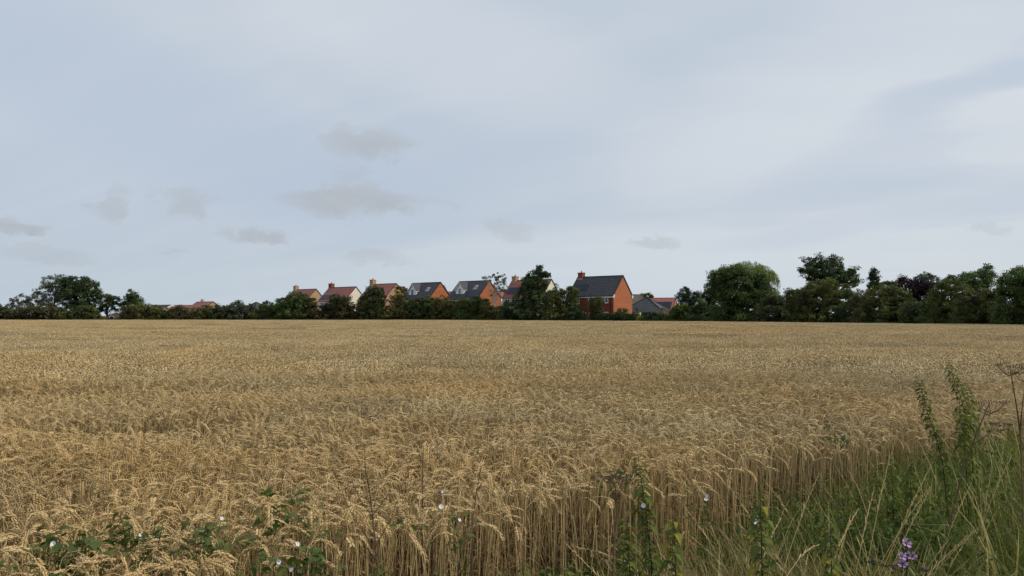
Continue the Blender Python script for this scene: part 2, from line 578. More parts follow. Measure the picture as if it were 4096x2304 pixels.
# ------------------------------------------------------------------ houses
def window(parent, x0, x1, z0, z1, y, ny_, lights=2, bars=1, name='window', blind=False):
    """window in a wall lying in the local plane y, facing ny_ (-1 front, +1 back)"""
    s = ny_
    f = MB()
    t = 0.10
    a, b = sorted((y + s * 0.002, y + s * 0.055))
    f.box(x0, x1, a, b, z0, z0 + t).box(x0, x1, a, b, z1 - t, z1)
    f.box(x0, x0 + t, a, b, z0 + t, z1 - t).box(x1 - t, x1, a, b, z0 + t, z1 - t)
    for k in range(1, lights):
        xm = x0 + (x1 - x0) * k / lights
        f.box(xm - t * .55, xm + t * .55, a, b, z0 + t, z1 - t)
    fr = f.build(name, M['white'], parent)
    bw = 0.016
    w = (x1 - x0) / lights
    for k in range(lights):
        for r in range(bars + 1):
            h = (z1 - z0 - 2 * t) / (bars + 1)
            pa, pb = sorted((y + s * 0.004, y + s * 0.022))
            MB().box(x0 + w * k + (t if k == 0 else t * .55), x0 + w * (k + 1) - (t if k == lights - 1 else t * .55), pa, pb,
                     z0 + t + h * r + (bw if r else 0), z0 + t + h * (r + 1) - (bw if r < bars else 0)).build('pane', M['glass'], fr)
    if bars:
        gb = MB()
        for r in range(1, bars + 1):
            zc = z0 + t + (z1 - z0 - 2 * t) * r / (bars + 1)
            for k in range(lights):
                gb.box(x0 + w * k + (t if k == 0 else t * .55), x0 + w * (k + 1) - (t if k == lights - 1 else t * .55),
                       *sorted((y + s * 0.003, y + s * 0.040)), zc - bw, zc + bw)
        gb.build('glazing_bar', M['white'], fr)
    sa, sb = sorted((y + s * 0.002, y + s * 0.11))
    MB().box(x0 - .04, x1 + .04, sa, sb, z0 - .07, z0 - .003).build('sill', M['white'], fr)
    return fr


def courses(mb, e0, e1, r0, r1, n, step=0.03, thick=0.02):
    """tile courses between eaves line e0-e1 and ridge line r0-r1 (local points), each lapping the one below"""
    e0, e1, r0, r1 = map(Vector, (e0, e1, r0, r1))
    nrm = (e1 - e0).cross(r0 - e0).normalized()
    if nrm.z < 0:
        nrm = -nrm
    for i in range(n):
        a, b = i / n, min(1.0, (i + 1) / n + 0.18 / n)
        p0, p1 = e0.lerp(r0, a) + nrm * (step + thick), e1.lerp(r1, a) + nrm * (step + thick)
        q0, q1 = e0.lerp(r0, b) + nrm * thick, e1.lerp(r1, b) + nrm * thick
        d0, d1 = e0.lerp(r0, a), e1.lerp(r1, a)
        mb.add([d0, d1, p1, p0, q1, q0], [(0, 1, 2, 3), (3, 2, 4, 5)])


def house(name, label, cat, apex, D, L, W, eaves, wall, gable, roof, ridge, rz=-40, group=None, chimney=None, front=(), solar=None,
          dormer=None, rooflights=(), overhang=0.18, white_verge=False, base=0.0, n_courses=13, pipe=True, gablewins=()):
    """gabled house: local +X is the gable seen at the right, -Y the front. apex = photograph pixel of that gable's top"""
    ap = at(apex[0], apex[1], D)
    rzr = math.radians(rz)
    R = Matrix.Rotation(rzr, 4, 'Z')
    loc = ap - R @ Vector((L / 2 + 0.08, 0, 0))
    H = ap.z - base
    loc.z = base
    root = empty(name, loc, rzr)
    tag(root, label, cat, group)
    h = W / 2
    x0, x1 = -L / 2, L / 2
    # walls: one shell; gable ends may differ, brick fronts having shade in their darker colour
    w = MB()
    w.add([(x0, -h, 0), (x1, -h, 0), (x1, -h, eaves), (x0, -h, eaves)], [(0, 1, 2, 3)])
    w.add([(x0, h, 0), (x1, h, 0), (x1, h, eaves), (x0, h, eaves)], [(3, 2, 1, 0)])
    w.build('wall', M[wall], root)
    slope = (H - 0.12 - eaves) / h
    for xx, nm in ((x1, 'gable_wall'), (x0, 'gable_wall')):
        s = 1 if xx > 0 else -1
        g_ = MB()
        g_.prism([(xx - s * .10, -h + .002, 0), (xx - s * .10, h - .002, 0), (xx - s * .10, h - .002, eaves), (xx - s * .10, 0, H - .12), (xx - s * .10, -h + .002, eaves)], (s * .103, 0, 0))
        g_.build(nm, M[gable], root)
    # roof
    ov = overhang
    r = MB()
    ze = eaves - slope * ov
    xa, xb = x0 - .08, x1 + .08
    for s in (-1, 1):
        a, b = (xa, s * (h + ov), ze + .06), (xb, s * (h + ov), ze + .06)
        c, d = (xb, 0, H - .04), (xa, 0, H - .04)
        courses(r, a, b, d, c, n_courses)
        r.add([Vector(a) + Vector((0, 0, -.05)), Vector(b) + Vector((0, 0, -.05)), Vector(c) + Vector((0, 0, -.06)), Vector(d) + Vector((0, 0, -.06))], [(0, 1, 2, 3)])
    ro = r.build('roof', M[roof], root)
    MB().prism([(xa, -.13, H - .10), (xa, .13, H - .10), (xa, .06, H + .04), (xa, -.06, H + .04)], (xb - xa, 0, 0)).build('ridge_tiles', M[ridge], ro)
    for s in (-1, 1):      # verges on both gables
        for xx in (xa, xb):
            v = MB()
            t = 0.035 if not white_verge else 0.03
            up = .03 if not white_verge else -.0
            dn = -.10 if not white_verge else -.24
            v.prism([(xx - t, s * (h + ov), ze + dn), (xx - t, s * (h + ov), ze + .11 + up), (xx - t, s * .0, H + .03 + up), (xx - t, s * .0, H - .02 + dn)], (2 * t, 0, 0))
            v.build('verge', M['white'] if white_verge else M[ridge], ro)
    for s in (-1, 1):      # fascia, box end and gutter under both eaves
        ya, yb = sorted((s * (h + .004), s * (h + ov - .03)))
        MB().box(x0, x1 + .12, ya, yb, ze - .27, ze + .02).build('fascia', M['white'], root)
        ga, gb = sorted((s * (h + ov - .02), s * (h + ov + .09)))
        MB().box(x0 - .05, x1 + .05, ga, gb, ze - .03, ze + .05).build('gutter', M['black'], root)
        be = MB()
        be.prism([(x1 + .004, s * (h - .10), ze - .30), (x1 + .004, s * (h + ov), ze - .30), (x1 + .004, s * (h + ov), ze + .04), (x1 + .004, s * (h - .22), eaves + slope * .22 - .10)], (.12, 0, 0))
        be.build('box_end', M['white'], root)
    if pipe:
        MB().tube([(x1 - .62, -h - .07, ze - .05), (x1 - .62, -h - .06, 0)], .045, 6).build('downpipe', M['black'], root)

    def on_roof(xx, t, s=-1, lift=.06):
        return Vector((xx, s * (h + ov) * (1 - t), ze + (H - .04 - ze) * t)) + Vector((0, s * math.sin(math.atan(slope)), math.cos(math.atan(slope)))) * lift
    if chimney:
        mat, cw, cd, ch, off = chimney
        cx = x0 + off + cw / 2
        zt = H + ch
        c_ = MB()
        c_.box(cx - cw / 2, cx + cw / 2, -cd / 2, cd / 2, H - cd / 2 * slope - .25, zt - .16)
        c_.box(cx - cw / 2 - .05, cx + cw / 2 + .05, -cd / 2 - .05, cd / 2 + .05, zt - .158, zt)
        co = c_.build('chimney', M[mat], root)
        MB().tube([(cx, 0, zt + .004), (cx, 0, zt + .34 * min(1, cw))], [.13 * min(1, cw), .11 * min(1, cw)], 10).build('chimney_pot', M['pot'], co)
        fl = MB()
        for s in (-1, 1):
            p0, p1 = on_roof(cx - cw / 2 - .1, 0, s), 0
            zc = H - (cd / 2 + .10) * slope
            fl.add([(cx - cw / 2 - .12, s * (cd / 2 + .14), zc + .02), (cx + cw / 2 + .12, s * (cd / 2 + .14), zc + .02), (cx + cw / 2 + .12, s * (cd / 2 + .003), zc + .30), (cx - cw / 2 - .12, s * (cd / 2 + .003), zc + .30)], [(0, 1, 2, 3)])
        fl.build('flashing', M['lead'], co)
    for wd in front:
        window(root, *wd[:4], -h, -1, *(wd[4:] if len(wd) > 4 else ()))
    for wd in gablewins:
        gx, gz0, gy0, gy1, gz1 = x1 + .003, wd[2], wd[0], wd[1], wd[3]
        fr = MB().box(gx, gx + .05, gy0, gy1, gz0, gz1).build('window', M['white'], root)
        MB().box(gx + .052, gx + .058, gy0 + .08, gy1 - .08, gz0 + .08, gz1 - .08).build('pane', M['glass'], fr)
    if solar:
        sx0, sx1, t0, t1, nc, nr = solar
        for i in range(nc):
            for j in range(nr):
                xa_, xb_ = sx0 + (sx1 - sx0) * i / nc + .012, sx0 + (sx1 - sx0) * (i + 1) / nc - .012
                ta, tb = t0 + (t1 - t0) * j / nr + .003, t0 + (t1 - t0) * (j + 1) / nr - .003
                MB().slab(on_roof(xa_, ta, -1, .10), on_roof(xb_, ta, -1, .10), on_roof(xb_, tb, -1, .10), on_roof(xa_, tb, -1, .10), .04).build('solar_panel', M['solar'], root)
    for rl in rooflights:
        xx, t, wid, ht = rl
        f_ = MB().slab(on_roof(xx - wid / 2, t, -1, .07), on_roof(xx + wid / 2, t, -1, .07), on_roof(xx + wid / 2, t + ht, -1, .07), on_roof(xx - wid / 2, t + ht, -1, .07), .05)
        fo = f_.build('rooflight', M['clad'], root)
        MB().slab(on_roof(xx - wid / 2 + .07, t + .015, -1, .124), on_roof(xx + wid / 2 - .07, t + .015, -1, .124), on_roof(xx + wid / 2 - .07, t + ht - .015, -1, .124), on_roof(xx - wid / 2 + .07, t + ht - .015, -1, .124), .006).build('pane', M['skyglass'], fo)
    if dormer:
        for dd in dormer:
            dx, dw, zb, zw, zr, s = dd      # centre x, width, cheek foot z, eaves z, ridge z, side
            yf = s * (h - (zb - eaves) / slope - .05)                     # plane of the dormer front
            yback = s * max(0.0, h - (zr - .1 - eaves) / slope)
            dm = MB()
            dm.prism([(dx - dw / 2, yf, zb - .1), (dx + dw / 2, yf, zb - .1), (dx + dw / 2, yf, zw), (dx, yf, zr - .1), (dx - dw / 2, yf, zw)], (0, yback - yf, 0))
            do = dm.build('dormer', M['clad'], root)
            rf = MB()
            for q in (-1, 1):
                e = .18
                sl = (zr - zw) / (dw / 2)
                p = [(dx, yf + s * .2, zr), (dx + q * (dw / 2 + e), yf + s * .2, zw - sl * e), (dx + q * (dw / 2 + e), yback, zw - sl * e), (dx, yback, zr)]
                rf.prism(p, (0, 0, .09))
            rf.build('dormer_roof', M[roof], do)
            bb = MB()
            for q in (-1, 1):
                sl = (zr - zw) / (dw / 2)
                e = .16
                bb.prism([(dx, yf + s * .205, zr - .02), (dx + q * (dw / 2 + e), yf + s * .205, zw - sl * e - .02), (dx + q * (dw / 2 + e), yf + s * .205, zw - sl * e - .22), (dx, yf + s * .205, zr - .22)], (0, s * .035, 0))
                bb.box(*sorted((dx + q * (dw / 2 + .003), dx + q * (dw / 2 + .17))), *sorted((yf + s * .2, yback + s * .6)), zw - sl * .17 - .12, zw - sl * .17 - .005)
            bb.build('bargeboard', M['white'], do)
            f = MB()
            ww, z0, z1 = .62, zb + .12, zb + 1.22
            a, b = sorted((yf + s * .003, yf + s * .05))
            for k in range(3):
                xm = dx - ww / 2 + ww * k / 2
                f.box(xm - .035, xm + .035, a, b, z0, z1)
            f.box(dx - ww / 2, dx + ww / 2, a, b, z0 - .07, z0 - .002).box(dx - ww / 2, dx + ww / 2, a, b, z1 + .002, z1 + .07)
            f.build('window_frame', M['white'], do)
            pa, pb = sorted((yf + s * .004, yf + s * .03))
            for k in range(2):
                xm = dx - ww / 2 + ww * k / 2
                MB().box(xm + .036, xm + ww / 2 - .036, pa, pb, z0, z1).build('pane', M['glass'], do)
    return root


SG = 'houses of the new street behind the hedge'
h1 = house('brick_house', 'orange brick house with dark slate roof, red chimney and white upstairs windows', 'house', (2493, 1101), 137, 9.4, 6.0, 5.2,
           'red_or_shaded_brick', 'orange_brick', 'slate', 'ridge_dark', group=SG, chimney=('red_or_shaded_brick', .95, .9, .75, .25),
           front=[(2.35, 3.65, 3.85, 5.0, 2, 1), (-.45, .15, 3.9, 4.95, 1, 1), (-3.55, -2.3, 3.75, 4.9, 2, 1),
                  (2.35, 3.65, 1.2, 2.3, 2, 0), (-3.95, -2.3, .9, 2.2, 3, 0), (-.35, .35, .9, 2.2, 1, 0)],
           solar=(-4.4, -1.35, .30, .62, 3, 2))
lamp = MB()
lamp.box(-1.02, -.88, -3.14, -3.004, 2.02, 2.22)
lamp.build('wall_lamp', M['white'], h1)

h2 = house('rendered_house', 'cream rendered house with red tiled roof, mostly hidden by the tall dark tree', 'house', (2207, 1116), 152, 9.7, 6.0, 5.25,
           'render', 'render', 'red_tile', 'ridge_red', group=SG, chimney=('yellow_brick', 1.0, .95, .8, .2),
           front=[(-4.2, -3.0, 3.8, 4.9, 2, 1), (2.3, 3.5, 3.8, 4.9, 2, 1), (-4.2, -3.0, 1.0, 2.2, 2, 1)], solar=(-4.5, 1.0, .22, .58, 5, 2))
h3 = house('dormer_house', 'slate roofed dormer house with orange brick gable, solar panels and birch before it', 'house', (1959, 1121), 159, 8.2, 7.2, 5.1,
           'red_or_shaded_brick', 'orange_brick', 'slate', 'ridge_dark', group=SG, front=[(-2.6, -1.6, 3.2, 4.3, 2, 1), (1.6, 2.8, 3.2, 4.3, 2, 1)],
           dormer=[(-1.5, 2.2, 5.9, 7.05, 8.45, -1), (-1.5, 2.2, 5.9, 7.05, 8.45, 1), (2.9, 1.6, 5.9, 6.7, 7.9, 1)],
           rooflights=[(-3.4, .46, .6, .22), (1.7, .52, .75, .22)], solar=(.55, 3.9, .10, .36, 4, 1))
h4 = house('dormer_house', 'slate roofed dormer house with orange gable, left of the one behind the birch', 'house', (1763, 1128), 166, 8.2, 7.0, 5.1,
           'red_or_shaded_brick', 'orange_brick', 'slate', 'ridge_dark', group=SG, front=[(-2.6, -1.6, 3.2, 4.3, 2, 1), (1.6, 2.8, 3.2, 4.3, 2, 1)],
           dormer=[(-1.6, 2.2, 5.9, 7.05, 8.45, -1), (2.4, 1.8, 5.9, 6.9, 8.1, 1)],
           rooflights=[(-3.5, .46, .6, .22), (1.9, .48, .75, .22)])
h5 = house('yellow_brick_house', 'yellow brick house with red roof and yellow chimney beside the dormer houses', 'house', (1586, 1133), 172, 8.4, 7.4, 5.0,
           'yellow_brick', 'yellow_brick', 'red_tile', 'ridge_red', group=SG, chimney=('yellow_brick', 1.05, 1.0, 1.0, .15),
           front=[(-2.6, -1.5, 3.8, 4.9, 2, 1), (1.6, 2.8, 3.8, 4.9, 2, 1)])
h6 = house('rendered_house', 'cream rendered house with red chimney, red roof and dark solar panels', 'house', (1425, 1146), 189, 10.2, 6.6, 5.2,
           'render', 'render', 'red_tile', 'ridge_red', group=SG, chimney=('red_or_shaded_brick', 1.1, 1.0, .95, .25),
           front=[(-4.3, -2.9, 3.7, 4.9, 2, 1), (2.3, 3.5, 3.8, 4.9, 2, 1)], solar=(-4.9, .4, .14, .46, 5, 1))
h7 = house('yellow_brick_house', 'yellow brick house with red roof, leftmost of the houses with tall chimneys', 'house', (1265, 1155), 204, 9.4, 7.0, 5.1,
           'yellow_brick', 'yellow_brick', 'red_tile', 'ridge_red', group=SG, chimney=('yellow_brick', 1.05, 1.0, .95, .2),
           front=[(-2.6, -1.5, 3.8, 4.9, 2, 1), (1.6, 2.8, 3.8, 4.9, 2, 1)])
# lower buildings
house('garage', 'small yellow brick garage with red roof before the yellow house', 'garage', (1553, 1198), 165, 5.0, 4.6, 2.6,
      'yellow_brick', 'yellow_brick', 'red_tile', 'ridge_red', n_courses=9, pipe=False)
house('garage', 'garage with red roof half hidden below the cream gable', 'garage', (1385, 1205), 178, 6.0, 5.0, 2.4,
      'red_or_shaded_brick', 'red_or_shaded_brick', 'red_tile', 'ridge_red', n_courses=9, pipe=False)
house('bungalow', 'long low red roof with small chimney showing above the left hedge', 'bungalow', (853, 1206), 215, 7.5, 8.0, 2.8,
      'yellow_brick', 'yellow_brick', 'red_tile', 'ridge_red', rz=-36, chimney=('yellow_brick', .55, .55, .62, 2.2), n_courses=9)
house('bungalow_wing', 'lower red tiled wing left of the small chimney', 'house wing', (795, 1220), 219, 11.5, 6.5, 2.6,
      'yellow_brick', 'yellow_brick', 'red_tile', 'ridge_red', rz=-16, n_courses=8)
house('bungalow', 'brown roofed bungalow with white sloping bargeboard above the left hedge', 'bungalow', (688, 1219), 212, 9.5, 7.5, 2.5,
      'yellow_brick', 'yellow_brick', 'brown_tile', 'ridge_dark', rz=-38, white_verge=True, n_courses=8)
house('bungalow', 'low bungalow with white bargeboards glimpsed between the two left trees', 'bungalow', (466, 1246), 190, 9.0, 4.4, 1.85,
      'red_or_shaded_brick', 'fence', 'brown_tile', 'ridge_dark', rz=-78, white_verge=True, n_courses=8, gablewins=[(.5, 1.7, 1.0, 1.6), (-1.6, -.6, .6, 1.6)])
house('red_roof_house', 'distant red tiled roof glimpsed between the two dormer houses', 'house', (1822, 1166), 196, 9.0, 7.0, 4.6,
      'red_or_shaded_brick', 'orange_brick', 'red_tile', 'ridge_red', rz=-30, n_courses=9)
house('red_roof_house', 'low red roof between the birch and the yellow chimney', 'house', (1992, 1163), 178, 8.0, 7.0, 4.0,
      'render', 'render', 'red_tile', 'ridge_red', rz=-150, n_courses=9)
house('red_roof_house', 'red roofed house with dark solar panels beyond the grey hipped bungalow', 'house', (2702, 1191), 168, 7.2, 6.5, 2.9,
      'orange_brick', 'orange_brick', 'red_tile', 'ridge_red', rz=-22, solar=(-1.8, 3.2, .10, .66, 5, 1), n_courses=9)
house('red_roof_house', 'lower red roof just left of the roof with solar panels', 'house', (2626, 1196), 172, 3.6, 5.5, 3.2,
      'orange_brick', 'orange_brick', 'red_tile', 'ridge_red', rz=-12, n_courses=8)
house('red_roof_house', 'small piece of red roof right of the yellow gable', 'house', (1618, 1146), 186, 5.0, 6.0, 5.0,
      'red_or_shaded_brick', 'red_or_shaded_brick', 'red_tile', 'ridge_red', rz=-40, n_courses=8)


def hipped(name, label, cat, top, D, half_x, half_y, zt, ze, wall, roof, ridge, rz=0, ov=.25, ridge_len=0.0, windows=(), fascia=True):
    """hipped or pyramid roofed building; top = pixel of the roof's summit"""
    p = at(top[0], top[1], D)
    root = empty(name, (p.x, p.y, 0), math.radians(rz))
    tag(root, label, cat)
    zt = p.z
    MB().box(-half_x, half_x, -half_y, half_y, 0, ze).build('wall', M[wall], root)
    r = MB()
    a, b = half_x + ov, half_y + ov
    k = ridge_len / 2
    cs = [(-a, -b, ze + .03), (a, -b, ze + .03), (a, b, ze + .03), (-a, b, ze + .03)]
    tl, tr = (-k, 0, zt), (k, 0, zt)
    for e0, e1, r0, r1 in ((cs[0], cs[1], tl, tr), (cs[1], cs[2], tr, tr), (cs[2], cs[3], tr, tl), (cs[3], cs[0], tl, tl)):
        courses(r, e0, e1, r0, r1, 10, .025, .012)
        r.add([e0, e1, r1, r0], [(0, 1, 2, 3)])
    ro = r.build('roof', M[roof], root)
    for i, c in enumerate(cs):
        q = tr if i in (1, 2) else tl
        MB().tube([Vector(c) + Vector((0, 0, .05)), Vector(q) + Vector((0, 0, .06))], .085, 6).build('hip_tiles', M[ridge], ro)
    if fascia:
        f = MB()
        f.box(-a, a, -b, -half_y - .004, ze - .18, ze - .01).box(-a, a, half_y + .004, b, ze - .18, ze - .01)
        f.box(-a, -half_x - .004, -half_y, half_y, ze - .18, ze - .01).box(half_x + .004, a, -half_y, half_y, ze - .18, ze - .01)
        f.build('fascia', M['white'], root)
    for wd in windows:
        window(root, *wd, -half_y, -1)
    return root


hipped('hipped_bungalow', 'brick bungalow with grey hipped slate roof right of the brick house', 'bungalow', (2586, 1190), 146, 4.0, 3.6, 0, 2.15,
       'red_or_shaded_brick', 'slate', 'ridge_dark', rz=-24, windows=[(1.0, 2.0, .7, 1.85)])
hipped('hipped_house', 'grey slate pyramid roof showing above the hedge left of the green tree', 'house', (1025, 1209), 196, 3.6, 3.6, 0, 2.4,
       'yellow_brick', 'slate', 'ridge_dark', rz=-30)
hipped('old_house', 'old lichen grey tiled roof peeping out behind the brick house', 'house', (2540, 1177), 165, 3.8, 4.2, 0, 2.6,
       'render', 'old_tile', 'old_tile', rz=-8, ridge_len=2.2)
# garden summerhouse with a stepped shingle roof
p = at(2650, 1232, 127.5)
sh = empty('summerhouse', (p.x, p.y, 0), math.radians(-25))
tag(sh, 'brown timber summerhouse with shingled pyramid roof and little raised top', 'summerhouse')
w = MB()
for k in range(8):
    a0, a1 = math.pi / 4 * (k + .5), math.pi / 4 * (k + 1.5)
    w.add([(1.35 * math.cos(a0), 1.35 * math.sin(a0), 0), (1.35 * math.cos(a1), 1.35 * math.sin(a1), 0), (1.35 * math.cos(a1), 1.35 * math.sin(a1), 2.02), (1.35 * math.cos(a0), 1.35 * math.sin(a0), 2.02)], [(0, 1, 2, 3)])
w.build('wall', M['cedar'], sh)
for k in range(8):
    a0 = math.pi / 4 * (k + .5)
    MB().tube([(1.39 * math.cos(a0), 1.39 * math.sin(a0), 0), (1.39 * math.cos(a0), 1.39 * math.sin(a0), 2.0)], .06, 6).build('post', M['cedar'], sh)
r = MB()
rb = MB()
for k in range(8):
    a0, a1 = math.pi / 4 * (k + .5), math.pi / 4 * (k + 1.5)
    c0, c1 = (math.cos(a0), math.sin(a0)), (math.cos(a1), math.sin(a1))
    courses(r, (2.0 * c0[0], 2.0 * c0[1], 1.93), (2.0 * c1[0], 2.0 * c1[1], 1.93), (.5 * c0[0], .5 * c0[1], 2.66), (.5 * c1[0], .5 * c1[1], 2.66), 8, .02, .01)
    rb.tube([(2.02 * c0[0], 2.02 * c0[1], 1.97), (.5 * c0[0], .5 * c0[1], 2.71)], .035, 5)
ro = r.build('roof', M['shingle'], sh)
rb.build('hip_batten', M['fence'], ro)
r = MB()
for k in range(8):
    a0, a1 = math.pi / 4 * (k + .5), math.pi / 4 * (k + 1.5)
    c0, c1 = (math.cos(a0), math.sin(a0)), (math.cos(a1), math.sin(a1))
    r.add([(.62 * c0[0], .62 * c0[1], 2.78), (.62 * c1[0], .62 * c1[1], 2.78), (0, 0, 3.03)], [(0, 1, 2)])
    r.add([(.45 * c0[0], .45 * c0[1], 2.64), (.45 * c1[0], .45 * c1[1], 2.64), (.45 * c1[0], .45 * c1[1], 2.8), (.45 * c0[0], .45 * c0[1], 2.8)], [(0, 1, 2, 3)])
r.build('roof_lantern', M['shingle'], sh)
e = MB()
for k in range(8):
    a0, a1 = math.pi / 4 * (k + .5), math.pi / 4 * (k + 1.5)
    e.prism([(2.0 * math.cos(a0), 2.0 * math.sin(a0), 1.78), (2.0 * math.cos(a1), 2.0 * math.sin(a1), 1.78), (2.0 * math.cos(a1), 2.0 * math.sin(a1), 1.92), (2.0 * math.cos(a0), 2.0 * math.sin(a0), 1.92)], (-.03 * math.cos(a0), -.03 * math.sin(a0), 0))
e.build('eaves_board', M['cedar'], sh)


# ------------------------------------------------------------------ fences
def fence(label, pxa, Da, pxb, Db, h, mat, n):
    a, b = at(pxa, HOR, Da), at(pxb, HOR, Db)
    a.z = b.z = 0
    d = b - a
    root = empty('garden_fence', a, math.atan2(d.y, d.x))
    tag(root, label, 'fence')
    L = d.length
    for i in range(n + 1):
        MB().box(L * i / n - .05, L * i / n + .05, -.05, .05, 0, h + .07).build('fence_post', M[mat], root)
    for i in range(n):
        x0, x1 = L * i / n + .055, L * (i + 1) / n - .055
        m = MB()
        k = max(6, int((x1 - x0) / .13))
        for j in range(k):
            o = .012 if j % 2 else 0
            m.box(x0 + (x1 - x0) * j / k + .003, x0 + (x1 - x0) * (j + 1) / k - .003, -.02 + o, .0 + o, .05, h - .04)
        m.box(x0, x1, -.035, .04, h - .035, h)
        m.build('fence_panel', M[mat], root)


fence('weathered grey wooden fence in front of the brick house', 2225, 140.3, 2392, 134.2, 1.95, 'fence', 4)
fence('weathered fence between the brick house and the summerhouse', 2505, 134, 2625, 130, 1.95, 'fence', 3)
fence('dark brown garden fence behind the hedge of the yellow houses', 1300, 163.5, 1660, 163, 1.6, 'fence_dark', 9)
fence('dark brown fence at the foot of the hedge left of the green tree', 1010, 163.5, 1290, 163.5, 1.5, 'fence_dark', 7)

# small garden things seen at the hedge
p = at(2561, 1256, 128)
t = empty('bird_feeder', (p.x, p.y, 0))
tag(t, 'small white oval bird feeder on a post above the yellow shrub', 'bird feeder')
MB().tube([(0, 0, 0), (0, 0, p.z - .2)], .03, 6).build('post', M['fence'], t)
MB().tube([(0, 0, p.z - .28), (0, 0, p.z - .2), (0, 0, p.z), (0, 0, p.z + .2), (0, 0, p.z + .28)], [.03, .09, .11, .08, .02], 10).build('feeder_body', M['white'], t)
MB().tube([(0, -.115, p.z + .02), (0, -.10, p.z + .02)], [.035, .035], 8).build('feeder_hole', M['black'], t)
p = at(2795, 1276, 119.5)
lg = empty('dead_branch', (p.x, p.y, 0))
tag(lg, 'pale curved dead branch lying on brown debris under the chestnut', 'branch')
MB().tube([at(2803, 1257, 119.5) - Vector((p.x, p.y, 0)), at(2801, 1268, 119.5) - Vector((p.x, p.y, 0)), at(2804, 1274, 119.5) - Vector((p.x, p.y, 0)), at(2812, 1277, 119.5) - Vector((p.x, p.y, 0)), at(2812, 1284, 119.5) - Vector((p.x, p.y, 0)), at(2806, 1288, 119.5) - Vector((p.x, p.y, 0))],
          [.03, .06, .09, .10, .09, .07], 6).build('limb', M['stone'], lg)
p = at(483, 1275, 163)
sd = empty('garden_shed', (p.x, p.y, 0), 0.2)
tag(sd, 'low brown shed roof at the field edge below the left bungalow', 'shed')
MB().box(-.95, .95, -.7, .7, 0, .78).build('wall', M['fence_dark'], sd)
MB().prism([(-1.1, -.8, .74), (1.1, -.8, .74), (.35, -.8, 1.05), (-.35, -.8, 1.05)], (0, 1.6, 0)).build('roof', M['brown_tile'], sd)
p = at(416, 1271, 163)
sw = empty('swing_frame', (p.x, p.y, 0))
tag(sw, 'thin grey swing frame standing at the hedge before the left bungalow', 'swing')
for xx in (-.75, .75):
    for yy in (-.5, .5):
        MB().tube([(xx * 1.25, yy, 0), (xx, 0, 1.3)], .03, 5).build('leg', M['lead'], sw)
MB().tube([(-.8, 0, 1.31), (.8, 0, 1.31)], .035, 6).build('crossbar', M['lead'], sw)

# ------------------------------------------------------------------ trees, bushes and hedges
GREEN = dict(dark=(0.056, 0.084, 0.030), mid=(0.084, 0.124, 0.034), olive=(0.116, 0.122, 0.033), brown=(0.100, 0.090, 0.042), grey=(0.11, 0.125, 0.085),
             pale=(0.17, 0.185, 0.135), bright=(0.090, 0.140, 0.026), willow=(0.19, 0.225, 0.062), purple=(0.030, 0.017, 0.024), blue=(0.050, 0.076, 0.044),
             yellow=(0.34, 0.29, 0.03), clip=(0.044, 0.070, 0.026), rust=(0.085, 0.060, 0.026))


def unit(n):
    v = rng.normal(size=(n, 3))
    return v / np.linalg.norm(v, axis=1)[:, None]


def leaf_quads(C, Nn, size, asp, col):
    """diamond leaves at C (n,3) facing Nn, size (n,), colours col (n,3)"""
    n = len(C)
    t = np.cross(Nn, rng.normal(size=(n, 3)))
    t /= np.linalg.norm(t, axis=1)[:, None] + 1e-9
    b = np.cross(Nn, t)
    s = size[:, None]
    V = np.empty((n, 4, 3))
    V[:, 0] = C - t * s * .5
    V[:, 1] = C + b * s * asp * .5 + Nn * s * .08
    V[:, 2] = C + t * s * .5
    V[:, 3] = C - b * s * asp * .5 + Nn * s * .08
    Fc = np.arange(n * 4).reshape(n, 4)
    return V.reshape(-1, 3), Fc, np.repeat(col, 4, axis=0)


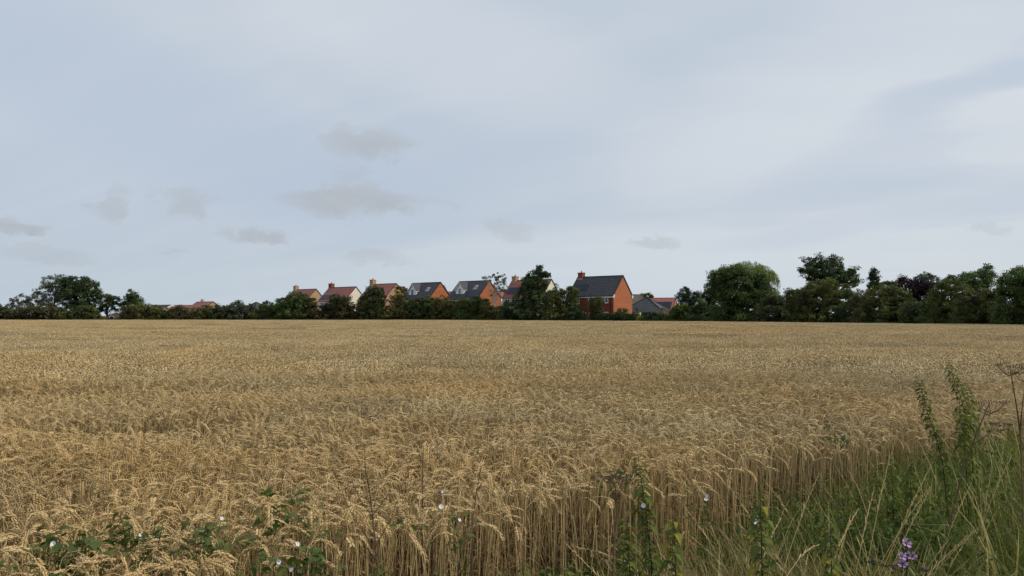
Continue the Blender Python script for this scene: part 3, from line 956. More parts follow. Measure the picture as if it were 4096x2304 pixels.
def crown_arrays(blobs, D, colour, leaf=.30, dens=1.0, asp=.6, clump=.5, second=None, second_f=.25, flat=.85, fill=.55, lump=1.0):
    Cs, Ns, Ss, Ks = [], [], [], []
    leaf = leaf * .80 * min(1.0, (D / 140.0) ** .8)
    base = np.array(GREEN[colour])
    sec = np.array(GREEN[second]) if second else base
    for q in blobs:
        px, py, rx, ry = q[:4]
        dd = q[4] if len(q) > 4 else 0.0
        kd = q[5] if len(q) > 5 else 1.0
        c = np.array(at(px, py, D + dd))
        a, b = rx * D / F, ry * D / F
        r3 = np.array([a, a * flat, b])
        ncl = max(6, int(8.0 * a * b / (clump * clump) * kd * lump))
        dirs = unit(ncl)
        rad = fill + (1 - fill) * rng.random(ncl) ** .6
        rad *= 1 + .08 * np.clip(rng.normal(size=ncl), -2, 1.2)
        cc = c + dirs * rad[:, None] * r3
        area = math.pi * a * b
        nl = int(dens * kd * 3.2 * area / (leaf * leaf * asp * .25))
        per = max(4, nl // ncl)
        hue = np.clip(rng.normal(1, .20, ncl), .55, 1.6)
        mixf = (rng.random(ncl) < second_f).astype(float) * rng.random(ncl)
        rc = clump * (.55 + .6 * rng.random(ncl))
        idx = np.repeat(np.arange(ncl), per)
        off = np.clip(rng.normal(size=(len(idx), 3)), -1.5, 1.5) * np.array([.46, .46, .34])
        P = cc[idx] + off * rc[idx][:, None]
        Nn = unit(len(idx)) + dirs[idx] * .55 + np.array([0, 0, .55])
        Nn /= np.linalg.norm(Nn, axis=1)[:, None]
        k = (base * (1 - mixf)[:, None] + sec * mixf[:, None]) * hue[:, None]
        col = k[idx] * np.clip(rng.normal(1, .16, len(idx)), .5, 1.7)[:, None]
        keep = P[:, 2] > 0.02
        Cs.append(P[keep]); Ns.append(Nn[keep]); Ss.append(leaf * (.6 + .8 * rng.random(keep.sum()))); Ks.append(col[keep])
    C, Nn, S, K = map(np.concatenate, (Cs, Ns, Ss, Ks))
    return leaf_quads(C, Nn, S, asp, K)


def branch_path(a, b, n=5, wob=.08):
    a, b = Vector(a), Vector(b)
    L = (b - a).length
    pts = []
    for i in range(n + 1):
        t = i / n
        w = math.sin(math.pi * t) * wob * L
        pts.append(a.lerp(b, t) + Vector((random.uniform(-w, w), random.uniform(-w, w), w * .6)))
    return pts


def tree(name, label, cat, blobs, colour, D=None, off=2.0, base_px=None, bark='bark', group=None, trunk_r=.16, mat='leaf', limbs=10, crown='crown', twig=3, skirt=None, **kw):
    px0 = base_px if base_px is not None else sum(q[0] for q in blobs) / len(blobs)
    if D is None:
        D = edge_depth(px0) + off
    bx = (px0 - CX) / F * D
    root = empty(name, (bx, D, 0))
    tag(root, label, cat, group)
    if skirt is None:
        skirt = D < edge_depth(px0) + 3.6
    if skirt:                       # low growth down to the ground round the foot
        xa, xb = min(q[0] - q[2] * .8 for q in blobs), max(q[0] + q[2] * .8 for q in blobs)
        yb = HOR + (EYE - .75) * F / D
        k = max(2, int((xb - xa) / 34))
        blobs = list(blobs) + [(xa + (xb - xa) * (i + .5) / k, yb - 6 + 4 * math.sin(i * 2.3), (xb - xa) / k * .75, 17 * 140 / D, random.uniform(-.6, .6), 1.0) for i in range(k)]
    V, Fc, K = crown_arrays(blobs, D, colour, **kw)
    V = V - np.array([bx, D, 0])
    link(crown, np_mesh(crown, V, Fc, K, M[mat]), root)
    # trunk with limbs reaching into the crown
    tops = []
    for q in blobs:
        c = at(q[0], q[1], D + (q[4] if len(q) > 4 else 0)) - Vector((bx, D, 0))
        tops.append((c, q[2] * D / F, q[3] * D / F))
    zt = max(c.z + b * .55 for c, a, b in tops)
    top = max(tops, key=lambda s: s[0].z)[0]
    t = MB()
    fork = Vector((top.x * .25, top.y * .25, max(.5, zt * .34)))
    t.tube(branch_path((0, 0, -.05), fork, 3, .03), [trunk_r * 1.15, trunk_r, trunk_r * .9, trunk_r * .85], 7)
    lead = branch_path(fork, (top.x, top.y, zt), 5, .05)
    t.tube(lead, [trunk_r * .8 * (1 - i / 5.6) for i in range(6)], 6)
    for k in range(limbs):
        c, a, b = tops[k % len(tops)]
        e = Vector((c.x + random.uniform(-.85, .85) * a, c.y + random.uniform(-.7, .7) * a, max(.35, c.z + random.uniform(-.5, .85) * b)))
        s = fork.lerp(Vector((top.x, top.y, zt)), random.uniform(0, .5)) if k % 2 else fork.lerp(Vector((0, 0, 0)), random.uniform(0, .3))
        pth = branch_path(s, e, 4, .09)
        r0 = trunk_r * random.uniform(.28, .5)
        t.tube(pth, [r0 * (1 - i / 4.8) for i in range(5)], 5)
        for j in range(twig):
            m = pth[random.choice((2, 3, 4))]
            e2 = m + Vector((random.uniform(-.4, .4) * a, random.uniform(-.3, .3) * a, random.uniform(-.15, .45) * b))
            if e2.z > .1:
                t.tube(branch_path(m, e2, 2, .1), [r0 * .35, r0 * .22, r0 * .08], 4)
    t.build('trunk', M[bark], root)
    return root


# far left group
LG = 'trees and bushes along the far hedge'
tree('bush', 'dark green bush at the left end of the far hedge', 'bush', [(-25, 1250, 55, 34), (20, 1252, 26, 26), (-60, 1240, 50, 40)], 'dark', group=LG, trunk_r=.1)
tree('willow_shrub', 'thin silvery shrub with wispy stems, leftmost above the brown bushes', 'shrub', [(55, 1207, 24, 20, 0, .45), (52, 1230, 28, 26, 0, .45)], 'pale', off=4, bark='bark_pale', group=LG, trunk_r=.08, limbs=16, clump=.5, leaf=.26, second='grey')
tree('willow_shrub', 'thin silvery shrub with wispy stems, right one left of the big dark tree', 'shrub', [(92, 1196, 24, 22, 0, .45), (120, 1200, 20, 26, 0, .45), (105, 1226, 36, 28, 0, .5)], 'pale', off=4, bark='bark_pale', group=LG, trunk_r=.09, limbs=18, clump=.5, leaf=.26, second='grey')
tree('ash_tree', 'grey green open tree with sky showing through, left of the dense dark tree', 'tree', [(205, 1130, 38, 26, 0, .75), (240, 1112, 22, 16, 0, .6), (172, 1160, 34, 22, 0, .6), (225, 1150, 36, 28, 0, .55), (160, 1190, 26, 24, 0, .7), (205, 1195, 42, 34, 0, .5)],
     'pale', off=6, base_px=205, bark='bark_pale', group=LG, trunk_r=.22, limbs=22, clump=.6, leaf=.28, dens=.75, second='grey', second_f=.5)
tree('evergreen_oak', 'tall dense dark tree, biggest of the left group', 'tree', [(290, 1150, 52, 40), (335, 1135, 36, 26), (268, 1128, 22, 18, 0, .9), (352, 1155, 44, 34), (385, 1185, 22, 24, 0, .7), (310, 1190, 74, 42), (320, 1240, 84, 40), (290, 1112, 18, 10, 0, .6), (340, 1112, 16, 10, 0, .6), (396, 1172, 14, 12, 0, .5)],
     'dark', off=5, base_px=315, group=LG, trunk_r=.3, limbs=26, clump=.8, leaf=.36, second='mid')
tree('bush', 'brownish green bush under the grey green open tree', 'bush', [(170, 1238, 60, 26), (110, 1250, 60, 24), (60, 1258, 50, 18), (215, 1250, 40, 28)], 'brown', off=1.5, group=LG, trunk_r=.08, second='olive', second_f=.5)
tree('bush', 'olive bush against the foot of the tall dark tree', 'bush', [(275, 1262, 50, 16), (345, 1245, 30, 24), (375, 1255, 28, 20)], 'olive', off=1.0, group=LG, trunk_r=.08, second='dark', second_f=.6)
tree('crab_tree', 'small open topped tree with bare lower limbs beside the left bungalow', 'tree', [(420, 1193, 26, 18), (452, 1200, 26, 20), (430, 1215, 40, 16, 0, .7), (465, 1225, 18, 20, 0, .6), (405, 1235, 12, 14, 0, .4)], 'dark', off=5, base_px=432, group=LG, trunk_r=.2, limbs=24, clump=.55, second='olive', second_f=.4)
tree('field_maple', 'neat rounded dark tree standing alone above the left hedge', 'tree', [(524, 1180, 20, 22), (510, 1205, 28, 22), (545, 1205, 28, 24), (525, 1225, 44, 26), (540, 1245, 40, 26)], 'dark', off=5, base_px=528, group=LG, trunk_r=.22, limbs=16, clump=.7, leaf=.34, second='mid', second_f=.5)
tree('low_bush', 'low scrub at the field edge before the left bungalow', 'bush', [(400, 1277, 30, 7), (450, 1279, 40, 6), (505, 1272, 20, 12)], 'brown', off=.8, group=LG, trunk_r=.05, limbs=5, skirt=False)
# long hedge in the left middle: each bush of it stands by itself
hedge = [(545, 1245, 55, 30, 'olive', 'left end of the long hedge, olive bush beside the neat rounded tree'), (600, 1240, 52, 34, 'olive', 'olive hedge bush below the brown roof'), (660, 1250, 45, 27, 'olive', 'low olive hedge bush under the white bargeboard'),
         (715, 1246, 46, 32, 'brown', 'brownish hedge bush at the left end of the long red roof'), (775, 1250, 50, 30, 'olive', 'olive hedge bush under the middle of the long red roof'), (835, 1246, 48, 34, 'olive', 'olive hedge bush under the right end of the long red roof'),
         (890, 1242, 46, 34, 'dark', 'dark hedge bush just right of the long red roof'), (945, 1240, 44, 32, 'grey', 'thin topped greyish hedge bush with twigs against the sky'), (992, 1248, 38, 26, 'dark', 'dark hedge bush left of the slate pyramid roof'),
         (1020, 1262, 30, 16, 'brown', 'low brownish bush below the slate pyramid roof'), (1066, 1240, 34, 32, 'mid', 'green hedge bush right of the slate pyramid roof'), (1100, 1252, 34, 26, 'olive', 'olive hedge bush left of the spreading green tree')]
for i, (x, y, rx, ry, c, lab) in enumerate(hedge):
    low = 1 <= i <= 6
    y, ry = (y + 7, ry - 3) if low else (y, ry)
    tree('hedge_bush', lab, 'bush', [(x, y, rx, ry), (x - rx * .45, y + 8, rx * .6, ry * .8), (x + rx * .4, y + 6, rx * .6, ry * .85), (x, 1270, rx * 1.1, 13)] + ([] if low else [(x + 5, y - ry * .8, rx * .5, ry * .45, 0, .45)]), c, off=2 + (i % 3) * .8, group='bushes of the long left hedge', trunk_r=.09, limbs=9,
         second=('brown' if c != 'brown' else 'olive'), second_f=.45, clump=.6)
# between and before the houses
HG = 'trees and bushes before the houses'
tree('hawthorn', 'spreading green tree in front of the leftmost yellow house', 'tree', [(1190, 1195, 52, 28), (1150, 1220, 52, 32), (1210, 1225, 56, 36), (1125, 1240, 34, 28), (1180, 1255, 80, 26)], 'mid', off=2.2, base_px=1180, group=HG, trunk_r=.2, limbs=14, clump=.75, second='bright', second_f=.45)
tree('bush', 'brownish bush at the foot of the leftmost yellow house', 'bush', [(1240, 1215, 28, 28, 0, .8), (1245, 1245, 36, 34), (1275, 1262, 30, 18)], 'rust', off=1.5, group=HG, trunk_r=.1, second='olive', second_f=.6)
tree('plum_bush', 'purplish brown bush below the solar panels of the cream house', 'bush', [(1300, 1228, 20, 20, 0, .8), (1312, 1250, 28, 28)], 'rust', off=1.8, group=HG, trunk_r=.08, second='purple', second_f=.8)
tree('hawthorn', 'dull olive thorn tree before the cream house with red chimney', 'tree', [(1345, 1190, 24, 20), (1365, 1205, 32, 24), (1335, 1222, 32, 30), (1375, 1232, 36, 32), (1355, 1258, 58, 24), (1398, 1190, 10, 9, 0, .5)], 'brown', off=2, base_px=1355, group=HG, trunk_r=.18, limbs=16, clump=.65, second='dark', second_f=.6)
tree('bush', 'rust tinged bush between the cream gable and the tall thorn', 'bush', [(1418, 1245, 30, 28), (1425, 1265, 40, 16)], 'rust', off=2.3, group=HG, trunk_r=.08, second='olive', second_f=.5)
tree('hawthorn', 'tall dark thorn tree before the yellow house with big chimney', 'tree', [(1500, 1170, 36, 26), (1480, 1195, 40, 30), (1515, 1195, 26, 32), (1465, 1225, 34, 34), (1500, 1235, 42, 40), (1485, 1262, 56, 20)], 'dark', off=2, base_px=1488, group=HG, trunk_r=.2, limbs=16, clump=.7, second='olive', second_f=.45)
tree('bush', 'round olive bush before the yellow brick garage', 'bush', [(1553, 1245, 24, 26), (1545, 1265, 34, 16)], 'olive', off=1.5, group=HG, trunk_r=.07, second='dark')
tree('elder_tree', 'thin open tree with upright bare stem left of the dormer houses', 'tree', [(1600, 1162, 22, 18, 0, .5), (1622, 1168, 14, 14, 0, .4), (1586, 1195, 26, 20, 0, .65), (1612, 1208, 30, 34, 0, .8), (1605, 1250, 44, 32)], 'olive', off=2.5, base_px=1598, group=HG, trunk_r=.14, limbs=24, clump=.5, second='dark', second_f=.6)
hb = [(1665, 1240, 34, 40, 'dark', 'dark hedge bush at the left foot of the left dormer house'), (1715, 1222, 40, 38, 'mid', 'green hedge bush below the left dormer'), (1770, 1228, 40, 38, 'olive', 'rust tipped hedge bush below the left orange gable'), (1815, 1236, 36, 34, 'olive', 'olive hedge bush between the dormer houses'),
      (1862, 1232, 40, 38, 'mid', 'green hedge bush below the right dormer'), (1912, 1228, 40, 40, 'dark', 'dark hedge bush left of the birch stems'), (1945, 1235, 22, 34, 'olive', 'narrow olive bush at the birch foot'), (1985, 1252, 34, 26, 'brown', 'low brown bush right of the birch stems')]
for i, (x, y, rx, ry, c, lab) in enumerate(hb):
    tree('hedge_bush', lab, 'bush', [(x, y, rx, ry), (x - rx * .5, y + 12, rx * .6, ry * .75), (x + rx * .5, y + 10, rx * .6, ry * .75), (x, 1264, rx * 1.1, 18), (x, y - ry * .75, rx * .55, ry * .4, 0, .6)], c, off=2 + (i % 2), group='bushes of the hedge before the dormer houses', trunk_r=.1, limbs=9,
         second=('rust' if i == 2 else 'olive'), second_f=.45, clump=.6)
tree('birch', 'thin drooping birch with pale stems before the right dormer house', 'tree', [(1985, 1105, 20, 18, 0, .30), (1965, 1116, 30, 14, 0, .26), (2008, 1118, 20, 22, 0, .34), (2000, 1145, 26, 22, 0, .30), (2018, 1150, 14, 22, 0, .25), (1975, 1170, 24, 14, 0, .16), (1940, 1112, 14, 10, 0, .22)],
     'grey', off=3.5, base_px=1974, skirt=False, bark='birch_bark', group=HG, trunk_r=.12, limbs=18, clump=.42, leaf=.20, asp=.45, second='pale', second_f=.5)
tree('horse_chestnut', 'tall narrow topped dark tree hiding the middle of the cream house', 'tree', [(2160, 1082, 26, 20), (2140, 1100, 36, 22), (2172, 1102, 22, 20), (2120, 1130, 34, 26), (2150, 1140, 44, 34), (2110, 1165, 36, 30), (2155, 1180, 44, 34), (2090, 1200, 42, 36), (2140, 1215, 62, 40), (2060, 1235, 52, 36), (2120, 1255, 90, 28), (2030, 1255, 40, 28)],
     'dark', off=2, base_px=2135, group=HG, trunk_r=.26, limbs=26, clump=.75, leaf=.36, asp=.5, second='mid', second_f=.3)
tree('hawthorn', 'olive thorn tree overlapping the left end of the brick house', 'tree', [(2230, 1168, 30, 18, 0, .8), (2285, 1168, 34, 20), (2200, 1195, 32, 30), (2250, 1200, 48, 36), (2290, 1190, 26, 26), (2215, 1230, 44, 38), (2265, 1240, 48, 34), (2240, 1262, 70, 20), (2225, 1150, 12, 12, 0, .4)],
     'olive', off=-.6, base_px=2250, group=HG, trunk_r=.2, limbs=20, clump=.6, second='mid', second_f=.4)
tree('bush', 'low dark bush before the left corner of the brick house', 'bush', [(2305, 1245, 26, 28), (2290, 1264, 40, 18)], 'dark', off=-.8, group=HG, trunk_r=.07, second='mid')
tree('apple_tree', 'small olive tree in front of the middle of the brick house', 'tree', [(2385, 1208, 32, 20), (2380, 1228, 24, 22), (2390, 1250, 28, 26), (2400, 1195, 12, 9, 0, .4), (2376, 1264, 22, 16)], 'olive', off=.3, base_px=2384, group=HG, trunk_r=.12, limbs=14, clump=.5, leaf=.26, second='dark', second_f=.6)
tree('clipped_hedge', 'long clipped green hedge before the brick house', 'hedge', [(2405, 1270, 22, 14), (2435, 1269, 26, 16), (2468, 1268, 28, 16), (2500, 1269, 28, 16), (2530, 1270, 26, 16)], 'clip', D=131, base_px=2470, skirt=False, group=HG, trunk_r=.05, limbs=8, clump=.38, leaf=.2, dens=1.5, second='bright', second_f=.3, fill=.75)
tree('bush', 'rounded bush rising above the clipped hedge under the orange gable', 'bush', [(2490, 1246, 20, 16), (2478, 1258, 22, 12)], 'olive', D=132.6, group=HG, trunk_r=.06, clump=.45, leaf=.24, second='bright', second_f=.4)
tree('clipped_bush', 'dome shaped clipped dark bush before the summerhouse', 'bush', [(2595, 1268, 24, 18), (2622, 1268, 26, 17), (2608, 1274, 36, 14)], 'clip', D=125.3, group=HG, trunk_r=.06, limbs=6, clump=.36, leaf=.2, dens=1.5, second='mid', second_f=.4, fill=.75)
tree('yellow_shrub', 'small bright yellow shrub between the two clipped hedges', 'shrub', [(2560, 1271, 12, 9), (2553, 1277, 10, 8), (2568, 1278, 8, 7)], 'yellow', D=127.4, skirt=False, group=HG, trunk_r=.04, limbs=5, clump=.28, leaf=.2, second='bright', second_f=.5)
tree('sapling', 'slim sapling against the grey hipped roof', 'tree', [(2548, 1236, 5, 9, 0, .6), (2549, 1250, 4, 8, 0, .4)], 'olive', D=129, base_px=2549, skirt=False, group=HG, trunk_r=.035, limbs=5, clump=.25, leaf=.2)
tree('garden_bush', 'dark green garden bush behind the bird feeder', 'bush', [(2570, 1258, 9, 9), (2576, 1266, 8, 10)], 'mid', D=129, group=HG, trunk_r=.04, limbs=5, clump=.3, leaf=.22)
tree('garden_tree', 'round dark tree behind the grey hipped bungalow', 'tree', [(2586, 1184, 22, 12), (2570, 1190, 14, 10), (2600, 1190, 14, 12), (2586, 1205, 26, 18)], 'mid', D=172, base_px=2586, group=HG, trunk_r=.16, clump=.55, second='olive', second_f=.3)
tree('cypress_bush', 'bright feathery green bush right of the summerhouse', 'bush', [(2720, 1236, 36, 24), (2745, 1245, 32, 24), (2705, 1255, 28, 22), (2740, 1262, 40, 20)], 'bright', off=1.0, base_px=2722, group=HG, trunk_r=.1, mat='needle', clump=.5, leaf=.24, second='mid', second_f=.4)
tree('low_bush', 'small low green bush right of the dome shaped bush', 'bush', [(2676, 1272, 20, 10), (2690, 1276, 16, 8)], 'mid', D=123.3, group=HG, trunk_r=.04, limbs=5, clump=.35, leaf=.22)
# right hand group
RG = 'trees and bushes of the right tree belt'
tree('cypress', 'blue green feathery conifer left of the big rounded chestnut', 'tree', [(2742, 1168, 20, 18), (2725, 1185, 18, 18), (2760, 1190, 28, 24), (2790, 1190, 20, 22), (2745, 1215, 36, 24), (2790, 1225, 30, 30)], 'blue', off=14, base_px=2752, group=RG, trunk_r=.16, mat='needle', clump=.55, leaf=.28, asp=.4, second='grey', second_f=.35)
tree('plum_tree', 'dark purple leaved tree tucked beside the big rounded chestnut', 'tree', [(2825, 1178, 26, 20), (2845, 1195, 26, 24), (2835, 1225, 36, 30)], 'purple', off=6, base_px=2835, group=RG, trunk_r=.14, clump=.6)
tree('bush', 'dark bush with pale flecks below the conifer', 'bush', [(2800, 1240, 36, 30), (2830, 1262, 50, 24), (2780, 1266, 40, 18), (2860, 1250, 30, 36)], 'dark', off=1.5, group=RG, trunk_r=.08, second='mid', second_f=.3)
tree('bush', 'light green shrub tip left of the chestnut', 'shrub', [(2808, 1208, 16, 14, 0, .8), (2800, 1222, 14, 12)], 'bright', off=3, base_px=2806, group=RG, trunk_r=.06, limbs=6)
chest = [(2930, 1090, 62, 28, 0, 1.3), (2880, 1116, 48, 34, 0, 1.3), (2945, 1122, 86, 46, 0, 1.3), (3025, 1128, 56, 42, 0, 1.3), (2870, 1165, 44, 36), (2930, 1180, 80, 46, 0, 1.3), (3020, 1180, 70, 50, 0, 1.3), (2900, 1220, 66, 40), (2980, 1230, 84, 44), (3050, 1225, 50, 44), (2960, 1262, 110, 26), (2850, 1148, 26, 20, 0, .8)]
tree('horse_chestnut', 'huge rounded dark green chestnut, biggest tree in view', 'tree', chest, 'mid', off=2, base_px=2960, group=RG, trunk_r=.4, limbs=24, clump=.75, leaf=.38, asp=.45, second='mid', second_f=.5)


def hanging_tree(name, label, blobs, D, base_px, colour, group):
    """weeping tree: curtains of small leaves strung down long hanging twigs"""
    bx = (base_px - CX) / F * D
    root = empty(name, (bx, D, 0))
    tag(root, label, 'tree', group)
    P, K = [], []
    tw = MB()
    base = np.array(GREEN[colour])
    for q in blobs:
        px, py, rx, ry = q[:4]
        c = np.array(at(px, py, D))
        a, b = rx * D / F, ry * D / F
        n = int(85 * a * b)
        for k in range(n):
            d = unit(1)[0]
            d[2] = abs(d[2])
            s = c + d * np.array([a, a * .8, b]) * random.uniform(.70, 1.0)
            Ld = random.uniform(.5, 1.5)
            out = random.uniform(.05, .4)
            m = int(Ld / .06)
            t = np.linspace(0, 1, m)[:, None]
            tone = random.uniform(.65, 1.45)
            dirx = np.array([d[0], d[1], 0]) * out
            path = s + dirx * t ** .5 + np.array([0, 0, -1]) * (Ld * t - .25 * np.sin(t * math.pi) * (1 - t))
            path[:, :2] += rng.normal(size=(m, 2)) * .05
            P.append(path)
            K.append(np.repeat((base * tone)[None], m, 0) * np.clip(rng.normal(1, .15, (m, 1)), .6, 1.5))
    P, K = np.concatenate(P), np.concatenate(K)
    n = len(P)
    Nn = unit(n)
    Nn[:, 2] *= .3
    Nn /= np.linalg.norm(Nn, axis=1)[:, None]
    # leaves hang: long axis close to vertical
    t = np.tile(np.array([0, 0, -1.0]), (n, 1)) + rng.normal(size=(n, 3)) * .35
    t /= np.linalg.norm(t, axis=1)[:, None]
    b = np.cross(Nn, t)
    b /= np.linalg.norm(b, axis=1)[:, None]
    s = (.12 + .10 * rng.random(n))[:, None]
    V = np.stack([P - t * s * .5, P + b * s * .17, P + t * s * .5, P - b * s * .17], 1).reshape(-1, 3) - np.array([bx, D, 0])
    link('crown', np_mesh('crown', V, np.arange(n * 4).reshape(n, 4), np.repeat(K, 4, 0), M['leaf']), root)
    tw.tube([(0, 0, 0), (.1, 0, 2.2), (.2, 0, 4.5)], [.4, .34, .25], 8)
    for k in range(14):
        q = blobs[k % len(blobs)]
        c = at(q[0], q[1] - q[3] * .4, D) - Vector((bx, D, 0))
        tw.tube(branch_path((.15, 0, random.uniform(2, 4.3)), c + Vector((random.uniform(-1, 1), random.uniform(-1, 1), 0)), 5, .08), [.16, .13, .1, .07, .04, .02], 5)
    tw.build('trunk', M['bark'], root)


hanging_tree('weeping_willow', 'pale green weeping willow rising behind the big rounded chestnut',
             [(2985, 1078, 75, 36), (2915, 1092, 44, 26), (3050, 1095, 50, 36), (3085, 1130, 32, 50), (2985, 1110, 110, 50), (3085, 1185, 26, 50), (3105, 1175, 14, 20)], 128, 2985, 'willow', RG)
tree('scrub', 'brownish twiggy scrub between the chestnut and the thorn mound', 'bush', [(3080, 1205, 30, 28, 0, .8), (3110, 1215, 36, 34), (3090, 1250, 56, 40), (3130, 1195, 24, 18, 0, .6), (3040, 1262, 40, 26)], 'brown', off=1.5, base_px=3095, bark='bark_pale', group=RG, trunk_r=.1, limbs=18, clump=.55, second='dark', second_f=.6)
tree('sycamore', 'tall dark sycamore with ragged spreading crown against the sky', 'tree', [(3260, 1045, 34, 22), (3315, 1052, 36, 24), (3230, 1075, 36, 22), (3285, 1085, 56, 30), (3350, 1072, 26, 22), (3370, 1105, 50, 28), (3410, 1080, 22, 12, 0, .8), (3425, 1115, 20, 18), (3240, 1108, 26, 18), (3310, 1125, 76, 30), (3395, 1135, 34, 18), (3215, 1040, 14, 8, 0, .7), (3280, 1026, 12, 8, 0, .7), (3330, 1028, 10, 9, 0, .7), (3360, 1040, 12, 12, 0, .7), (3430, 1070, 10, 6, 0, .6)],
     'dark', off=16, base_px=3315, group=RG, trunk_r=.3, limbs=28, clump=.6, leaf=.32, second='mid', second_f=.3)
tree('hawthorn', 'broad olive thorn mound below the ragged sycamore', 'tree', [(3290, 1145, 60, 30), (3240, 1170, 60, 32), (3340, 1165, 64, 38), (3190, 1195, 50, 32), (3270, 1200, 84, 40), (3370, 1205, 58, 36), (3400, 1180, 34, 22), (3200, 1240, 70, 44), (3300, 1245, 90, 44), (3270, 1275, 130, 22), (3165, 1165, 22, 14, 0, .6)],
     'olive', off=2, base_px=3285, group=RG, trunk_r=.28, limbs=22, clump=.65, leaf=.30, second='dark', second_f=.5)
tree('poplar', 'slender upright poplar standing far behind the right hedge', 'tree', [(3488, 1090, 10, 22), (3500, 1095, 12, 26), (3484, 1120, 13, 26), (3505, 1125, 14, 28), (3495, 1150, 22, 22), (3475, 1146, 8, 14, 0, .7), (3520, 1142, 10, 12)], 'blue', off=52, base_px=3496, group=RG, trunk_r=.2, clump=.45, leaf=.26, second='bright', second_f=.4)
tree('scrub', 'thin topped scrub between the thorn mound and the poplar', 'bush', [(3445, 1172, 26, 14, 0, .4), (3455, 1195, 40, 24), (3440, 1225, 44, 34)], 'brown', off=3, base_px=3448, group=RG, trunk_r=.1, clump=.5)
tree('hawthorn', 'olive thorn bush below the slender poplar', 'tree', [(3520, 1165, 46, 20), (3570, 1172, 50, 24), (3500, 1195, 54, 34), (3570, 1205, 60, 34), (3620, 1195, 26, 22), (3530, 1240, 90, 44), (3470, 1262, 70, 30), (3600, 1262, 70, 32), (3540, 1280, 110, 16)], 'olive', off=2, base_px=3545, group=RG, trunk_r=.22, limbs=18, clump=.6, leaf=.28, second='dark', second_f=.5)
tree('bush', 'dark tree tops behind the bush below the poplar', 'bush', [(3545, 1140, 22, 12), (3575, 1140, 24, 12, 0, .8), (3570, 1160, 40, 16)], 'mid', off=14, base_px=3562, group=RG, trunk_r=.1)
tree('plum_tree', 'dark purple plum tree in the gap of the right hedge', 'tree', [(3610, 1118, 16, 14, 0, .9), (3625, 1135, 36, 20), (3680, 1140, 44, 24), (3655, 1165, 56, 30), (3670, 1190, 44, 24), (3720, 1145, 24, 18)], 'purple', off=7, base_px=3660, group=RG, trunk_r=.2, limbs=16, clump=.6, leaf=.28)
tree('lime_tree', 'pale round headed tree standing behind the purple plum', 'tree', [(3700, 1108, 34, 16, 0, .7), (3680, 1120, 26, 18, 0, .7), (3725, 1122, 26, 20, 0, .7), (3745, 1135, 20, 14, 0, .6)], 'grey', off=30, base_px=3706, group=RG, trunk_r=.18, limbs=18, clump=.5, leaf=.26, second='olive')
tree('low_hedge', 'flat topped low dark hedge below the purple plum', 'hedge', [(3650, 1222, 36, 14), (3690, 1222, 36, 14), (3660, 1250, 60, 40), (3720, 1255, 50, 40), (3690, 1280, 80, 18)], 'dark', off=1, base_px=3675, group=RG, trunk_r=.08, second='olive', second_f=.35)
tree('hawthorn', 'olive thorn tree right of the purple plum', 'tree', [(3800, 1145, 50, 24), (3840, 1165, 46, 30), (3760, 1165, 40, 24), (3740, 1190, 34, 28), (3800, 1200, 66, 40), (3790, 1245, 84, 46), (3780, 1282, 90, 18)], 'olive', off=1.5, base_px=3800, group=RG, trunk_r=.22, limbs=18, clump=.55, leaf=.26, second='mid', second_f=.5)
tree('sycamore', 'green sycamore with leafy pinnacles near the right edge', 'tree', [(3955, 1072, 20, 14), (3940, 1090, 28, 18), (3870, 1100, 18, 14, 0, .9), (3870, 1115, 40, 18), (3920, 1115, 50, 26), (3800, 1118, 28, 14, 0, .9), (3950, 1110, 24, 26), (3830, 1130, 40, 16), (3900, 1145, 60, 30), (3770, 1126, 12, 7, 0, .6)], 'mid', off=8, base_px=3915, group=RG, trunk_r=.24, limbs=22, clump=.55, leaf=.28, second='bright', second_f=.3)
tree('hawthorn', 'dense olive brown thorn below the leafy pinnacles', 'tree', [(3920, 1185, 60, 36), (3980, 1175, 44, 34), (3880, 1230, 60, 50), (3960, 1235, 80, 54), (3920, 1280, 100, 26)], 'olive', off=1.5, base_px=3930, group=RG, trunk_r=.22, limbs=14, clump=.55, leaf=.26, second='dark', second_f=.5)
tree('oak_tree', 'big dark tree cut off by the right edge of the view', 'tree', [(4085, 1085, 42, 22), (4060, 1110, 60, 24), (4120, 1110, 70, 40), (4030, 1128, 40, 18), (4095, 1150, 80, 40), (4050, 1180, 60, 40), (4110, 1220, 90, 60), (4040, 1250, 70, 50), (4080, 1285, 100, 22), (4180, 1180, 70, 80)], 'mid', off=1.5, base_px=4090, group=RG, trunk_r=.3, limbs=20, clump=.6, leaf=.28, second='olive', second_f=.4)

for x, y, lab in ((3175, 1240, 'dark undergrowth bush between the scrub and the thorn mound'), (3425, 1240, 'dark undergrowth bush right of the thorn mound'), (3600, 1235, 'dark undergrowth bush left of the flat low hedge'),
                  (3745, 1240, 'dark undergrowth bush right of the flat low hedge'), (3860, 1240, 'dark undergrowth bush below the leafy pinnacles'), (4000, 1245, 'dark undergrowth bush left of the cut off tree')):
    tree('undergrowth_bush', lab, 'bush', [(x, y - 20, 50, 30), (x - 40, y + 5, 45, 35), (x + 40, y + 5, 45, 35), (x, y + 25, 80, 25)], 'dark', off=4.2, group=RG, trunk_r=.08, limbs=8, second='mid', second_f=.3)
